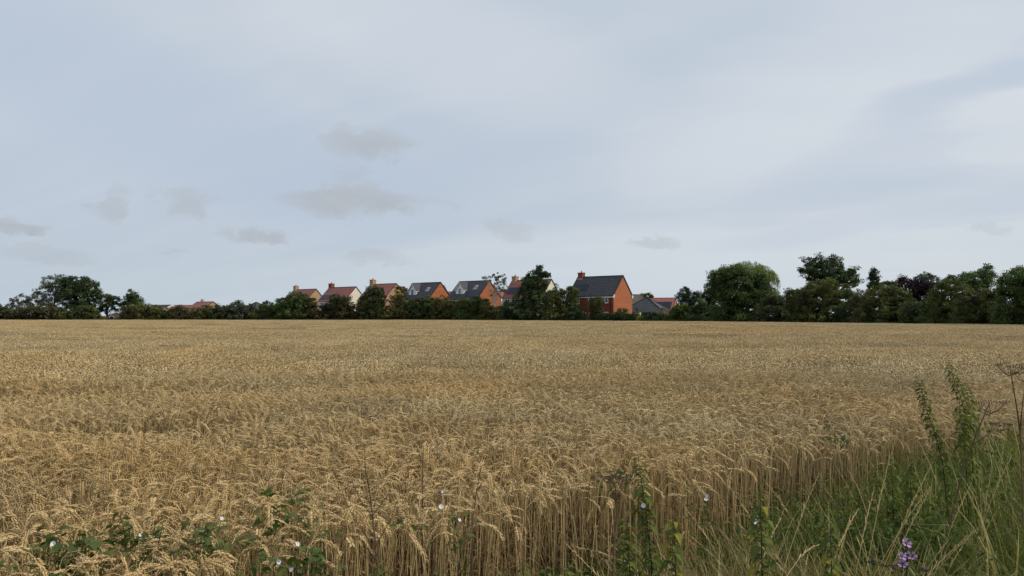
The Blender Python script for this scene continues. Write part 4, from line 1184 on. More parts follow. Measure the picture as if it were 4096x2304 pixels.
# the belt goes on past both sides of the view
for x, D, c, lab in ((-110, 162, 'dark', 'dark bush left of the view where the far hedge goes on'), (-215, 163, 'olive', 'olive bush further left along the far hedge'), (-330, 163, 'brown', 'brownish bush far left along the far hedge')):
    tree('hedge_bush', lab, 'bush', [(x, 1238, 62, 36), (x - 45, 1252, 40, 28), (x + 45, 1252, 40, 28)], c, D=D, group=LG, trunk_r=.1, limbs=8, second='olive', second_f=.4)
for x, D, c, lab in ((4290, 69, 'olive', 'olive thorn right of the cut off tree, past the view'), (4450, 63, 'mid', 'green tree further right along the belt'), (4630, 58, 'dark', 'dark tree at the right end of the belt')):
    tree('hawthorn', lab, 'tree', [(x, 1150, 90, 60), (x - 60, 1215, 70, 60), (x + 60, 1215, 70, 60), (x, 1270, 120, 40)], c, D=D, group=RG, trunk_r=.2, limbs=12, clump=.6, leaf=.30, second='dark', second_f=.4)

# ------------------------------------------------------------------ wheat
EAR = np.array((0.515, 0.412, 0.242))
STEM = np.array((0.51, 0.415, 0.240))
DRY_SHADE = np.array((0.17, 0.118, 0.062))  # dead leaf brown, darkened to paint in shade between the straws


def stalk_path(rs, neck, droop, lean=.03, h=.70, bow=1.0):
    """points of stem then ear in the local x-z plane, nodding towards +x"""
    pts, ang = [np.array([0.0, 0.0])], lean * .3
    segs = []
    for i in range(6):
        segs.append((h / 6, lean * (i + 1) / 6))
    for i in range(4):
        segs.append((.024, lean + neck * ((i + 1) / 4) ** 1.3))
    ns = len(segs)
    nE = 9
    for i in range(nE):
        segs.append((.0086, lean + neck + droop * (i + 1) / nE))
    for d, a in segs:
        pts.append(pts[-1] + d * np.array([math.sin(a), math.cos(a)]))
    P = np.array(pts)
    P *= .80 / P[:, 1].max()
    return P[:ns + 1], P[ns:]


def ear_mesh(mb, E, rs, awn=.05, fat=1.0):
    """spikelets in two ranks along the ear's path, each with a thin awn"""
    n = len(E)
    for i in range(n):
        d = E[min(i + 1, n - 1)] - E[max(i - 1, 0)]
        d = Vector((d[0], 0, d[1])).normalized()
        p = Vector((E[i][0], 0, E[i][1]))
        up = Vector((0, 1, 0)).cross(d)
        w = (.0074 if 0 < i < n - 1 else .0055) * fat
        for s in (-1, 1):
            side = (Vector((0, 1, 0)) * s * .85 + up * rs.uniform(-.5, .5)).normalized()
            ax = (d * .76 + side * .66).normalized()
            c = p + side * .0054 * fat + d * (.005 if s > 0 else 0)
            l = .0142 * fat
            q = ax.cross(side)
            q = q.normalized() if q.length > 1e-4 else up
            r = q.cross(ax)
            t = rs.uniform(.80, 1.18)
            mb.cur = tuple(EAR * t)
            v = [c - ax * l * .5, c + q * w * .55 + ax * l * .05, c + r * w * .62 + ax * l * .05, c - q * w * .55 + ax * l * .05, c - r * w * .62 + ax * l * .05, c + ax * l * .62]
            mb.add(v, [(0, 2, 1), (0, 3, 2), (0, 4, 3), (0, 1, 4), (5, 1, 2), (5, 2, 3), (5, 3, 4), (5, 4, 1)])
            if awn and rs.random() < .6:
                aw = (d * .9 + side * rs.uniform(.35, .6) + up * rs.uniform(-.2, .25)).normalized()
                tip = c + ax * l * .5 + aw * awn * rs.uniform(.6, 1.15)
                mb.cur = tuple(EAR * 1.05)
                b0 = c + ax * l * .5
                mb.add([b0 + q * .0006, b0 - q * .0006, tip], [(0, 1, 2)])
                mb.add([b0 + r * .0006, b0 - r * .0006, tip], [(0, 1, 2)])


def stem_mesh(mb, S, rs, leaves=4, r=.0019):
    t = rs.uniform(.8, 1.15)
    mb.cur = tuple(STEM * t)
    mb.tube([(a, 0, b) for a, b in S], [r * (1.15 - .4 * i / len(S)) for i in range(len(S))], 4, cap=False)
    for k in range(leaves):  # dead leaves, extra and dark, standing in for shade low in the crop
        z0 = rs.uniform(.10, .58)
        a = rs.uniform(0, 2 * math.pi)
        L = rs.uniform(.10, .20)
        x0 = float(np.interp(z0, S[:, 1], S[:, 0]))
        dx, dy = math.cos(a), math.sin(a)
        w = rs.uniform(.0035, .0065)
        mb.cur = tuple(DRY_SHADE * rs.uniform(.7, 1.5))
        row = []
        for i in range(5):
            s_ = i / 4
            rad = L * .75 * s_ ** .9
            zz = z0 + L * (.45 * s_ - 1.0 * s_ * s_ * rs.uniform(.8, 1.2))
            ww = w * (1 - s_ * .85)
            row += [(x0 + dx * rad - dy * ww, dy * rad + dx * ww, zz), (x0 + dx * rad + dy * ww, dy * rad - dx * ww, zz)]
        mb.add(row, [(2 * i, 2 * i + 1, 2 * i + 3, 2 * i + 2) for i in range(4)])


NEARA = []
NEARV = []          # near variants: (stem mesh, ear mesh, joined mesh)
for k in range(12):
    rs = random.Random(100 + k)
    S, E = stalk_path(rs, rs.uniform(.8, 2.2), rs.uniform(.45, 1.0), rs.uniform(.0, .09), rs.uniform(.62, .72))
    if k in (4, 9):
        S, E = stalk_path(rs, rs.uniform(.1, .4), rs.uniform(.1, .3), .05, .66)       # a few stand upright
    awn = rs.uniform(.02, .055)
    a, b, c = MB(), MB(), MB()
    stem_mesh(a, S, random.Random(k), 4)
    ear_mesh(b, E, random.Random(k), awn, .98)
    stem_mesh(c, S, random.Random(k), 4)
    ear_mesh(c, E, random.Random(k), awn, .98)
    tv = []
    for f_ in c.f:
        tv += [(f_[0], f_[i], f_[i + 1]) for i in range(1, len(f_) - 1)]
    NEARA.append((np.array(c.v), np.array(tv), np.array(c.c)))
    NEARV.append((a.mesh('stem', M['straw'], True, True), b.mesh('ear', M['straw'], False, True), c.mesh('wheat', M['straw'], False, True)))


def coarse_patch(size, n, seed, mid):
    """a square of crop as one mesh: bent ears on straws, coarser with distance"""
    r = np.random.default_rng(seed)
    V, Fq, K = [], [], []
    o = 0
    m = 6 if mid else 4
    base = np.stack([r.random(n) * size - size / 2, r.random(n) * size - size / 2], 1)
    rot = r.normal(0.2, 1.5, n)
    hgt = .80 * np.clip(r.normal(.97, .055, n), .8, 1.08)
    neck = r.uniform(.6, 2.1, n)
    drp = r.uniform(.5, 1.2, n)
    wid = (.0070 if mid else .0105)
    tone = np.clip(r.normal(1 if mid else .95, .12 if mid else .07, n), .6, 1.35)
    # ear: a flattened four-sided spindle along an arc
    ang = neck.copy()
    L = .078 if mid else .085
    # arc starts at neck; build backwards so that its highest point is the plant height
    t = np.linspace(0, 1, m)
    A = .35 + (neck + drp - .35)[:, None] * t[None]            # angle from vertical along neck+ear
    seg = L * 1.25 / (m - 1)
    X = np.concatenate([np.zeros((n, 1)), np.cumsum(np.sin(A[:, :-1]) * seg, 1)], 1)
    Z = np.concatenate([np.zeros((n, 1)), np.cumsum(np.cos(A[:, :-1]) * seg, 1)], 1)
    Z += (hgt - Z.max(1))[:, None]
    prof = np.array([.25, .75, 1.0, 1.0, .85, .2]) if mid else np.array([.4, 1.0, 1.0, .25])
    c, s = np.cos(rot), np.sin(rot)
    ring = []
    for (dy, dn) in ((1, 0), (0, .8), (-1, 0), (0, -.8)):
        off = wid * prof[None]
        px_ = X + dn * off * np.cos(A)
        pz_ = Z - dn * off * np.sin(A) * 0 + dn * off * np.sin(A)
        py_ = dy * off * np.ones_like(X)
        wx = base[:, :1] + c[:, None] * px_ - s[:, None] * py_
        wy = base[:, 1:] + s[:, None] * px_ + c[:, None] * py_
        ring.append(np.stack([wx, wy, pz_], 2))
    R = np.stack(ring, 2)                         # n, m, 4, 3
    V.append(R.reshape(-1, 3))
    q = []
    for i in range(m - 1):
        for k in range(4):
            k2 = (k + 1) % 4
            q.append((i * 4 + k, i * 4 + k2, (i + 1) * 4 + k2, (i + 1) * 4 + k))
    q = np.array(q)
    Fq.append((q[None] + (np.arange(n) * m * 4)[:, None, None]).reshape(-1, 4))
    stripe = np.array([1.0, .86, 1.12, .88, 1.1, .9])[:m]
    col = EAR[None, None, None] * tone[:, None, None, None] * stripe[None, :, None, None] * np.ones((n, m, 4, 1))
    K.append(col.reshape(-1, 3))
    o = n * m * 4
    # straw: a three-sided sliver from the ground to the neck
    w = .0024 if mid else .0036
    foot = base + r.normal(0, .03, (n, 2))
    topx = base[:, 0] + c * X[:, 0]
    topy = base[:, 1] + s * X[:, 0]
    a2 = r.random(n) * math.pi
    ex, ey = np.cos(a2) * w, np.sin(a2) * w
    SV = np.empty((n, 4, 3))
    SV[:, 0] = np.stack([foot[:, 0] - ex, foot[:, 1] - ey, np.zeros(n)], 1)
    SV[:, 1] = np.stack([foot[:, 0] + ex, foot[:, 1] + ey, np.zeros(n)], 1)
    SV[:, 2] = np.stack([topx + ex, topy + ey, Z[:, 0]], 1)
    SV[:, 3] = np.stack([topx - ex, topy - ey, Z[:, 0]], 1)
    V.append(SV.reshape(-1, 3))
    Fq.append(np.arange(n * 4).reshape(n, 4) + o)
    sc = STEM[None] * tone[:, None]
    K.append(np.repeat(sc, 4, 0))
    o += n * 4
    # dead leaves hanging among the straws, coloured dark to deepen the shade there
    nl = int(n * (1.8 if mid else .8))
    b0 = np.stack([r.random(nl) * size - size / 2, r.random(nl) * size - size / 2, r.uniform(.20, .66, nl)], 1)
    a3 = r.random(nl) * 2 * math.pi
    d = np.stack([np.cos(a3), np.sin(a3), r.uniform(-.7, .4, nl)], 1) * r.uniform(.06, .16, nl)[:, None]
    e = np.stack([-np.sin(a3), np.cos(a3), np.zeros(nl)], 1) * (.005 if mid else .008)
    LV = np.stack([b0 - e, b0 + e, b0 + d + e * .4, b0 + d - e * .4], 1)
    V.append(LV.reshape(-1, 3))
    Fq.append(np.arange(nl * 4).reshape(nl, 4) + o)
    K.append(np.repeat(DRY_SHADE[None] * np.clip(r.normal(1.0, .3, (nl, 1)), .4, 1.8), 4, 0))
    return np_mesh('wheat', np.concatenate(V), np.concatenate(Fq), np.concatenate(K), M['straw'])


def near_patch(n, seed):
    """a square metre of full straws and ears as one mesh"""
    r = np.random.default_rng(seed)
    V, T, K, o = [], [], [], 0
    for i in range(n):
        v, t, c = NEARA[r.integers(12)]
        a = r.normal(.15, 1.35)
        s = r.uniform(.9, 1.12)
        q = np.array(Euler((r.normal(0, .06), r.normal(0, .06), a)).to_matrix())
        w = (v * np.array([s, s, np.clip(r.normal(.985, .06), .78, 1.12)])) @ q.T
        w[:, :2] += r.random(2) - .5
        V.append(w); T.append(t + o); K.append(c * np.clip(r.normal(1, .12), .7, 1.35))
        o += len(v)
    return np_mesh('wheat', np.concatenate(V), np.concatenate(T), np.concatenate(K), M['straw'])


def scatter(name, P, rot, scl, idx, meshes, label, cat):
    """instances of small meshes on points, one object"""
    col = bpy.data.collections.new(name + '_kinds')
    for i, me in enumerate(meshes):
        o = bpy.data.objects.new('%s_kind_%02d' % (name, i), me)
        col.objects.link(o)
    me = bpy.data.meshes.new(name)
    n = len(P)
    me.vertices.add(n)
    me.vertices.foreach_set('co', np.ascontiguousarray(P, dtype=np.float32).ravel())
    for an, typ, dat, key in (('rot', 'FLOAT_VECTOR', rot, 'vector'), ('scl', 'FLOAT_VECTOR', scl, 'vector')):
        at_ = me.attributes.new(an, typ, 'POINT')
        at_.data.foreach_set(key, np.ascontiguousarray(dat, dtype=np.float32).ravel())
    at_ = me.attributes.new('idx', 'INT', 'POINT')
    at_.data.foreach_set('value', np.ascontiguousarray(idx, dtype=np.int32))
    me.update()
    ob = link(name, me)
    tag(ob, label, cat, kind='stuff')
    ng = bpy.data.node_groups.new(name + '_nodes', 'GeometryNodeTree')
    ng.interface.new_socket('Geometry', in_out='INPUT', socket_type='NodeSocketGeometry')
    ng.interface.new_socket('Geometry', in_out='OUTPUT', socket_type='NodeSocketGeometry')
    gi, go = ng.nodes.new('NodeGroupInput'), ng.nodes.new('NodeGroupOutput')
    ci = ng.nodes.new('GeometryNodeCollectionInfo')
    ci.inputs['Collection'].default_value = col
    ci.inputs['Separate Children'].default_value = True
    ci.inputs['Reset Children'].default_value = True
    iop = ng.nodes.new('GeometryNodeInstanceOnPoints')
    iop.inputs['Pick Instance'].default_value = True

    def named(nm, typ):
        nd = ng.nodes.new('GeometryNodeInputNamedAttribute')
        nd.data_type = typ
        nd.inputs['Name'].default_value = nm
        return nd.outputs['Attribute']
    er = ng.nodes.new('FunctionNodeEulerToRotation')
    L = ng.links.new
    L(gi.outputs[0], iop.inputs['Points'])
    L(ci.outputs[0], iop.inputs['Instance'])
    L(named('idx', 'INT'), iop.inputs['Instance Index'])
    L(named('rot', 'FLOAT_VECTOR'), er.inputs[0])
    L(er.outputs[0], iop.inputs['Rotation'])
    L(named('scl', 'FLOAT_VECTOR'), iop.inputs['Scale'])
    L(iop.outputs[0], go.inputs[0])
    md = ob.modifiers.new('scatter', 'NODES')
    md.node_group = ng
    return ob


def vnoise(x, y, seed=0):
    """smooth value noise for crop height"""
    s = 0
    r = np.random.default_rng(seed)
    for k in range(7):
        a, f_, p = r.uniform(0, math.pi), r.uniform(.15, 1.1), r.uniform(0, 6.3)
        s = s + np.sin((x * math.cos(a) + y * math.sin(a)) * f_ * 2.0 + p) / (1 + f_)
    return s / 3.2


# hollows where the crop is thin or laid: (x, y, rx, ry, depth)
HOLLOWS = [(-6.4, 9.3, 1.7, .75, .60), (-4.6, 9.6, 1.4, .65, .45), (-2.8, 10.2, 1.5, .55, .28), (-1.2, 11.0, 1.5, .5, .16), (-3.4, 6.6, .65, .50, .45), (-2.7, 6.6, .55, .45, .35), (-4.4, 7.7, .9, .4, .16),
           (-.4, 13.2, 2.2, .7, .20), (1.8, 15.6, 3.0, .8, .20), (-1.6, 5.4, .5, .35, .14), (7.5, 23.5, 6, 1.4, .20), (14, 29, 7, 1.6, .22), (-9, 20.5, 5, 1.2, .16), (3.0, 21.5, 6, 1.0, .16), (-16, 29, 9, 2.0, .16),
           (10, 43, 14, 2.4, .20), (-12, 51, 16, 3.0, .18), (18, 59, 12, 3.0, .20), (2.0, 33.5, 8, 1.4, .15), (-25, 75, 26, 4, .16), (12, 84, 20, 4, .15)]


def crop_h(x, y):
    h = 1.0 + .035 * vnoise(x, y, 3) + .02 * vnoise(x * 3.1, y * 3.1, 5)
    for hx, hy, rx, ry, d in HOLLOWS:
        h = h - d * np.exp(-(((x - hx) / rx) ** 2 + ((y - hy) / ry) ** 2))
    return h


# cells: near ones get straw by straw, then one-metre squares, then two-metre squares
LIM = .70                                        # half width of the view, with room to step aside
NP, NR, NS, NI = [], [], [], []
near_cells = []
for cy in range(-3, 34):
    for cx in range(-30, 36):
        x0, y0 = float(cx), float(cy)
        ymid = y0 + .5
        if abs(x0 + .5) > LIM * max(ymid, 0) + 2.6:
            continue
        corners = [(x0, y0), (x0 + 1, y0), (x0, y0 + 1), (x0 + 1, y0 + 1)]
        ins = [yy > near_y(xx) + .25 for xx, yy in corners]
        if not any(yy > near_y(xx) - .1 for xx, yy in corners):
            continue
        deep = sum(d * math.exp(-(((x0 + .5 - hx) / (rx + .5)) ** 2 + ((ymid - hy) / (ry + .5)) ** 2)) for hx, hy, rx, ry, d in HOLLOWS)
        dist = math.hypot(x0 + .5, ymid)
        if all(ins) and dist < 12.5 and deep < .06:
            NP.append((x0 + .5, y0 + .5, 0)); NR.append((0, 0, random.randrange(4) * math.pi / 2)); NI.append(22 + random.randrange(5))
            hh = float(crop_h(np.array(x0 + .5), np.array(y0 + .5)))
            NS.append((1, 1, hh * random.uniform(.985, 1.02)))
        elif all(ins) and dist >= 12.5:
            NP.append((x0 + .5, y0 + .5, 0)); NR.append((0, 0, random.randrange(4) * math.pi / 2)); NI.append(12 + random.randrange(5))
            hh = float(crop_h(np.array(x0 + .5), np.array(y0 + .5)))
            NS.append((1, 1, hh * random.uniform(.985, 1.02)))
        else:
            near_cells.append((x0, y0))
FARP = 34
for cy in range(0, 66):
    for cx in range(-75, 40):
        x0, y0 = cx * 2.0, FARP + cy * 2.0
        if abs(x0 + 1) > LIM * y0 + 6:
            continue
        if y0 + 2 > float(far_y(x0 + 1)) - .4 or y0 < float(near_y(x0 + 1)) + 1:
            continue
        NP.append((x0 + 1, y0 + 1, 0)); NR.append((0, 0, random.randrange(4) * math.pi / 2)); NI.append(17 + random.randrange(5))
        hh = float(crop_h(np.array(x0 + 1), np.array(y0 + 1)))
        NS.append((1, 1, hh * random.uniform(.985, 1.02)))
# straws
pts = []
for x0, y0 in near_cells:
    p = np.array([x0, y0]) + rng.random((410, 2))
    pts.append(p)
pts = np.concatenate(pts)
ed = pts[:, 1] - near_y(pts[:, 0])
keep = (ed > 0) & (crop_h(pts[:, 0], pts[:, 1]) > .74) & (rng.random(len(pts)) < np.clip(.35 + ed * .9, 0, 1)) & (pts[:, 1] < FARP)
pts = pts[keep]
# thin the crop where bindweed has pulled it down
hz = crop_h(pts[:, 0], pts[:, 1])
n = len(pts)
rotz = rng.normal(.15, 1.35, n)
tilt = rng.normal(0, .06, (n, 2))
ed = ed[keep]
# straws at the rim lean out a little
sz = hz * np.clip(rng.normal(.985, .06, n), .78, 1.12)
sxy = rng.uniform(.9, 1.12, n)
kind = rng.integers(0, 12, n)
# the nearest straws of the rim are things of their own
tops = np.stack([pts[:, 0], pts[:, 1], .78 * sz], 1)
d = np.hypot(pts[:, 0], pts[:, 1])
scr = np.array([px_of(t) if t[1] > .8 else (-9999, 9999) for t in tops])
inframe = (scr[:, 0] > 10) & (scr[:, 0] < 4086) & (scr[:, 1] > 1400) & (scr[:, 1] < 2290) & (ed < .75)
order = np.argsort(np.where(inframe, d, 1e9))[:280]
own = np.zeros(n, bool)
own[order] = True
for i in order:
    s_, e_, _ = NEARV[kind[i]]
    r_ = empty('wheat_stalk', (pts[i, 0], pts[i, 1], .004))
    r_.rotation_euler = (tilt[i, 0], tilt[i, 1], rotz[i])
    r_.scale = (sxy[i], sxy[i], sz[i])
    tag(r_, 'ripe bearded wheat stalk with nodding ear at the near rim of the field', 'wheat stalk', 'wheat stalks at the near rim of the field')
    link('stem', s_, r_)
    link('ear', e_, r_)
m_ = ~own
P = np.concatenate([np.array(NP), np.concatenate([pts[m_], np.full((m_.sum(), 1), .004)], 1)])
Rr = np.concatenate([np.array(NR), np.stack([tilt[m_, 0], tilt[m_, 1], rotz[m_]], 1)])
Sc = np.concatenate([np.array(NS), np.stack([sxy[m_], sxy[m_], sz[m_]], 1)])
Ix = np.concatenate([np.array(NI), kind[m_]])
kinds = [v[2] for v in NEARV] + [coarse_patch(1.0, 470, 40 + k, True) for k in range(5)] + [coarse_patch(2.0, 2300, 60 + k, False) for k in range(5)] + [near_patch(410, 80 + k) for k in range(5)]
scatter('wheat_crop', P, Rr, Sc, Ix, kinds, 'ripe golden wheat crop filling the field up to the hedge', 'wheat')

# ------------------------------------------------------------------ the grassy margin: things one can pick out
def leaf_blade(L, W, droop, fold, mat, col, serr=0.0, heart=0.0, n=6, name='leaf', tip=(1, 1, 1)):
    """leaf lying along +x from its stalk, curving down; folded along the midrib; serrated edge if serr"""
    m = MB()
    mid, lf, rt = [], [], []
    for i in range(n + 1):
        t = i / n
        x = L * t
        z = -droop * L * t * t + .12 * L * math.sin(t * math.pi)
        w = W * .5 * (math.sin(math.pi * min(1, (t * .92 + .10)) ** .75)) ** .9 if heart == 0 else W * .5 * (1 - t) ** .8 * (1.15 if t > .02 else .8)
        if serr and 0 < i < n:
            w *= 1 + serr * (1 if i % 2 else -.6)
        if i == n:
            w = 0.0004
        mid.append((x, 0, z))
        lf.append((x - (heart * L if i == 0 else 0), w, z + fold * w))
        rt.append((x - (heart * L if i == 0 else 0), -w, z + fold * w))
    c = np.array(col)
    for i in range(n):
        t = i / n
        m.cur = tuple(c * (1 - t) + c * np.array(tip) * t)
        m.add([mid[i], mid[i + 1], lf[i + 1], lf[i]], [(0, 1, 2, 3)])
        m.add([mid[i], rt[i], rt[i + 1], mid[i + 1]], [(0, 1, 2, 3)])
    return m.mesh(name, mat, True, True)


NET = []
for k in range(6):
    c = [(0.135, 0.165, 0.036), (0.105, 0.135, 0.030), (0.120, 0.145, 0.034), (0.155, 0.180, 0.042), (0.090, 0.118, 0.028), (0.28, 0.24, 0.040)][k]
    NET.append(leaf_blade(.060, .036, .42 + .12 * (k % 3), .30, M['herb'], c, .16, 0, 9, tip=(1, 1, .9)))
BIND = []
for k in range(4):
    c = [(0.090, 0.120, 0.036), (0.075, 0.105, 0.032), (0.105, 0.135, 0.040), (0.130, 0.140, 0.040)][k]
    BIND.append(leaf_blade(.034, .026, .35 + .2 * (k % 2), .12, M['herb'], c, 0, .22, 5))
pm = MB()       # mallow petal: narrow at the base, broad and notched at the tip
prof = [(0, .0012), (.006, .0024), (.012, .0048), (.018, .0072), (.022, .0076)]
for (xa_, wa_), (xb_, wb_) in zip(prof, prof[1:]):
    za, zb = .004 * (xa_ / .022) ** 2, .004 * (xb_ / .022) ** 2
    pm.add([(xa_, 0, za), (xb_, 0, zb), (xb_, wb_, zb + .001), (xa_, wa_, za + .001)], [(0, 1, 2, 3)])
    pm.add([(xa_, 0, za), (xa_, -wa_, za + .001), (xb_, -wb_, zb + .001), (xb_, 0, zb)], [(0, 1, 2, 3)])
for q_ in (-1, 1):
    pm.add([(.022, 0, .004), (.022, q_ * .0076, .005), (.0265, q_ * .0042, .005)], [(0, 1, 2) if q_ < 0 else (0, 2, 1)])
PETAL = pm.mesh('petal', M['petal_purple'], True, True)


def ground_from(px, py, D):
    p = at(px, py, D)
    return p


def nettle(label, pts, D, pairs, size=1.0, yellow=0.0, lean_d=0.0, group='stinging nettles in the margin'):
    """pts: photograph pixels from the tip down the stem to the lowest point seen; the stem goes on down to the ground"""
    P = [at(x, y, D + lean_d * i) for i, (x, y) in enumerate(pts)]
    dirv = (P[-1] - P[-2]).normalized()
    if P[-1].z > .02:
        k = P[-1].z / max(.2, -dirv.z)
        foot = P[-1] + dirv * k * .6
        P.append(Vector((foot.x * .6 + P[-1].x * .4, foot.y, 0)))
    base = P[-1].copy()
    base.z = 0
    root = empty('nettle', base)
    tag(root, label, 'nettle', group)
    Q = [p - base for p in P]
    # resample from tip down
    seg = [0]
    for i in range(1, len(Q)):
        seg.append(seg[-1] + (Q[i] - Q[i - 1]).length)
    tot = seg[-1]

    def pos(s):
        for i in range(1, len(Q)):
            if s <= seg[i]:
                t = (s - seg[i - 1]) / max(1e-6, seg[i] - seg[i - 1])
                return Q[i - 1].lerp(Q[i], t)
        return Q[-1]
    pairs = int(pairs * 1.35)
    st = MB()
    st.cur = (0.075, 0.090, 0.034)
    nn = 14
    st.tube([pos(tot * i / nn) for i in range(nn + 1)], [.0010 + .0022 * min(1, i / nn * 2) * size for i in range(nn + 1)], 5)
    st.build('stem', M['herb'], root, True, True)
    s = .008
    for k in range(pairs):
        f = min(1, .30 + .85 * (k / max(1, pairs * .45)))
        if k > pairs * .75:
            f *= .85
        p = pos(s)
        az0 = (k % 2) * math.pi / 2 + random.uniform(-.25, .25) + .5
        for q in (0, 1):
            if k > 3 and random.random() < .10:
                continue
            az = az0 + q * math.pi
            kind = 5 if random.random() < yellow else random.randrange(5)
            sc = f * size * .78 * random.uniform(.75, 1.2)
            pitch = random.uniform(-.30, .20) + .25 * (k / pairs)
            link('leaf', NET[kind], root, p + Vector((math.cos(az), math.sin(az), .25)) * .006 * size, (random.uniform(-.3, .3), pitch, az), sc)
        if k > 2:                       # small leaves of the side shoots
            for q in range(2):
                az = az0 + math.pi / 2 + q * math.pi + random.uniform(-.5, .5)
                link('leaf', NET[random.randrange(5)], root, p + Vector((0, 0, -.008)), (random.uniform(-.4, .4), random.uniform(-.2, .4), az), f * size * .78 * random.uniform(.45, .8))
        if 2 < k < pairs * .85 and k % 2:
            for q in range(2):          # drooping flower tassels in the leaf joints
                t_ = MB()
                t_.cur = (0.10, 0.11, 0.05)
                a = az0 + q * math.pi + .8
                e = p + Vector((math.cos(a) * .03, math.sin(a) * .03, -.012)) * size
                t_.tube([p, p.lerp(e, .5) + Vector((0, 0, .008)), e + Vector((0, 0, -.012))], [.0012, .002, .0008], 4)
                t_.build('flower_tassel', M['herb'], root, False, True)
        s += (.011 + .019 * min(1, k / (pairs * .5))) * size
        if s > tot * .97:
            break
    return root


nettle('tall nettle with dense leaves, the higher of the pair above the wheat', [(3792, 1438), (3812, 1510), (3840, 1580), (3866, 1680), (3885, 1790)], 4.2, 24, 1.15)
nettle('tall nettle, the slimmer left one of the pair above the wheat', [(3668, 1500), (3690, 1580), (3712, 1660), (3742, 1740), (3772, 1860)], 4.2, 20, 1.05)
nettle('shorter nettle just right of the tall pair', [(3862, 1530), (3880, 1640), (3895, 1740), (3905, 1840)], 4.4, 13, .95)
nettle('leafy nettle tangled below the tall pair', [(3835, 1620), (3848, 1700), (3860, 1800)], 4.1, 13, 1.15)
nettle('upright nettle standing before the stubble stems at the middle of the rim', [(2552, 1815), (2560, 1890), (2575, 1990), (2590, 2100), (2606, 2260)], 3.0, 24, 1.1, .10)
nettle('shorter nettle left of the upright one at the rim', [(2500, 2070), (2506, 2130), (2512, 2200), (2520, 2290)], 2.9, 12, 1.15)
nettle('small nettle with one yellowed leaf right of the upright one', [(2690, 2065), (2694, 2110), (2698, 2170), (2702, 2280)], 2.9, 6, 1.2, .35)
nettle('drooping nettle with a yellowing leaf at the bottom of the margin', [(3040, 1960), (3042, 2040), (3046, 2130), (3048, 2260)], 2.9, 14, 1.35, .15)
nettle('faint nettle low in the brown grass right of the drooping one', [(3318, 2075), (3322, 2150), (3326, 2250)], 3.1, 8, 1.1, .2)
nettle('nettle tip poking up from the bottom edge among the straw', [(1512, 2250), (1512, 2290), (1514, 2330)], 2.45, 7, 1.2)
for x, y, lab in ((2090, 2258, 'low nettle in the bottom edge clump, second from its left end'), (2180, 2270, 'low nettle in the middle of the bottom edge clump'), (2265, 2262, 'low nettle in the bottom edge clump, next to its right end'),
                  (2330, 2275, 'low nettle at the right end of the bottom edge clump'), (2010, 2285, 'low nettle at the left end of the bottom edge clump'), (1750, 2285, 'low nettle alone at the bottom edge under the bare straw')):
    nettle(lab, [(x, y), (x + 6, y + 50), (x + 4, y + 120)], 2.6 + random.uniform(-.1, .15), 9, 1.25, .03, group='low nettles along the bottom edge')
nettle('nettle in the dark green clump between wheat and grass', [(3560, 1830), (3566, 1880), (3570, 1950)], 4.6, 10, 1.2)
nettle('bushy nettle right of the dark green clump', [(3640, 1850), (3640, 1900), (3645, 1990)], 4.4, 10, 1.2)
nettle('nettle at the left side of the dark green clump', [(3500, 1865), (3505, 1900), (3508, 1990)], 4.5, 9, 1.2)


def flower_trumpet():
    m = MB()
    n = 12
    rings = [(.001, -.018), (.004, -.006), (.012, .001), (.019, .003)]
    vs = []
    for r, z in rings:
        for k in range(n):
            a = 2 * math.pi * k / n
            rr = r * (1 + .06 * math.cos(5 * a) * (r > .015))
            vs.append((rr * math.cos(a), rr * math.sin(a), z))
    fs = []
    for i in range(len(rings) - 1):
        for k in range(n):
            fs.append((i * n + k, i * n + (k + 1) % n, (i + 1) * n + (k + 1) % n, (i + 1) * n + k))
    m.add(vs, fs)
    return m.mesh('flower', M['petal_white'], True)


TRUMPET = flower_trumpet()


def bindweed(label, cx, cy, D, spread, leaves, flowers, rise=.0, size=1.0, low=.30):
    """vine climbing over straws about pixel (cx, cy); flowers: list of pixels"""
    c = at(cx, cy, D)
    base = Vector((c.x, c.y, 0))
    root = empty('bindweed', base)
    tag(root, label, 'bindweed', 'bindweed climbing over the wheat')
    v = MB()
    v.cur = (0.06, 0.08, 0.03)
    ends = []
    for k in range(max(3, leaves // 8)):
        ang = random.uniform(0, 2 * math.pi)
        R = spread * random.uniform(.4, 1.0)
        e = Vector((math.cos(ang) * R, math.sin(ang) * R * .5, c.z + random.uniform(-.05, .06)))
        a = Vector((random.uniform(-.1, .1) * spread, 0, 0))
        pts = [a, a.lerp(e, .3) + Vector((0, 0, c.z * .35)), a.lerp(e, .7) + Vector((random.uniform(-.03, .03), 0, c.z * .28)), e]
        v.tube(pts, .0012, 4)
        ends.append(pts)
    v.build('vine', M['herb'], root, False, True)
    for k in range(int(leaves * 2.3)):
        pts = random.choice(ends)
        t = random.uniform(low, 1)
        i = min(2, int(t * 3))
        p = Vector(pts[i]).lerp(Vector(pts[i + 1]), t * 3 - i)
        p += Vector((random.uniform(-.06, .06), random.uniform(-.06, .06), random.uniform(-.09, .03)))
        az = random.uniform(0, 2 * math.pi)
        link('leaf', random.choice(BIND), root, p, (random.uniform(-.7, .7), random.uniform(-.9, .5), az), size * random.uniform(.7, 1.25))
    for (fx_, fy_) in flowers:
        p = at(fx_, fy_, D - .05) - base
        to = (Vector((0, 0, EYE)) - (p + base)).normalized()
        to = (to + Vector((random.uniform(-.7, .7), random.uniform(-.1, .3), random.uniform(.0, .6)))).normalized()
        o = link('flower', TRUMPET, root, p, to.to_track_quat('Z', 'Y').to_euler(), random.uniform(.36, .52))
    return root


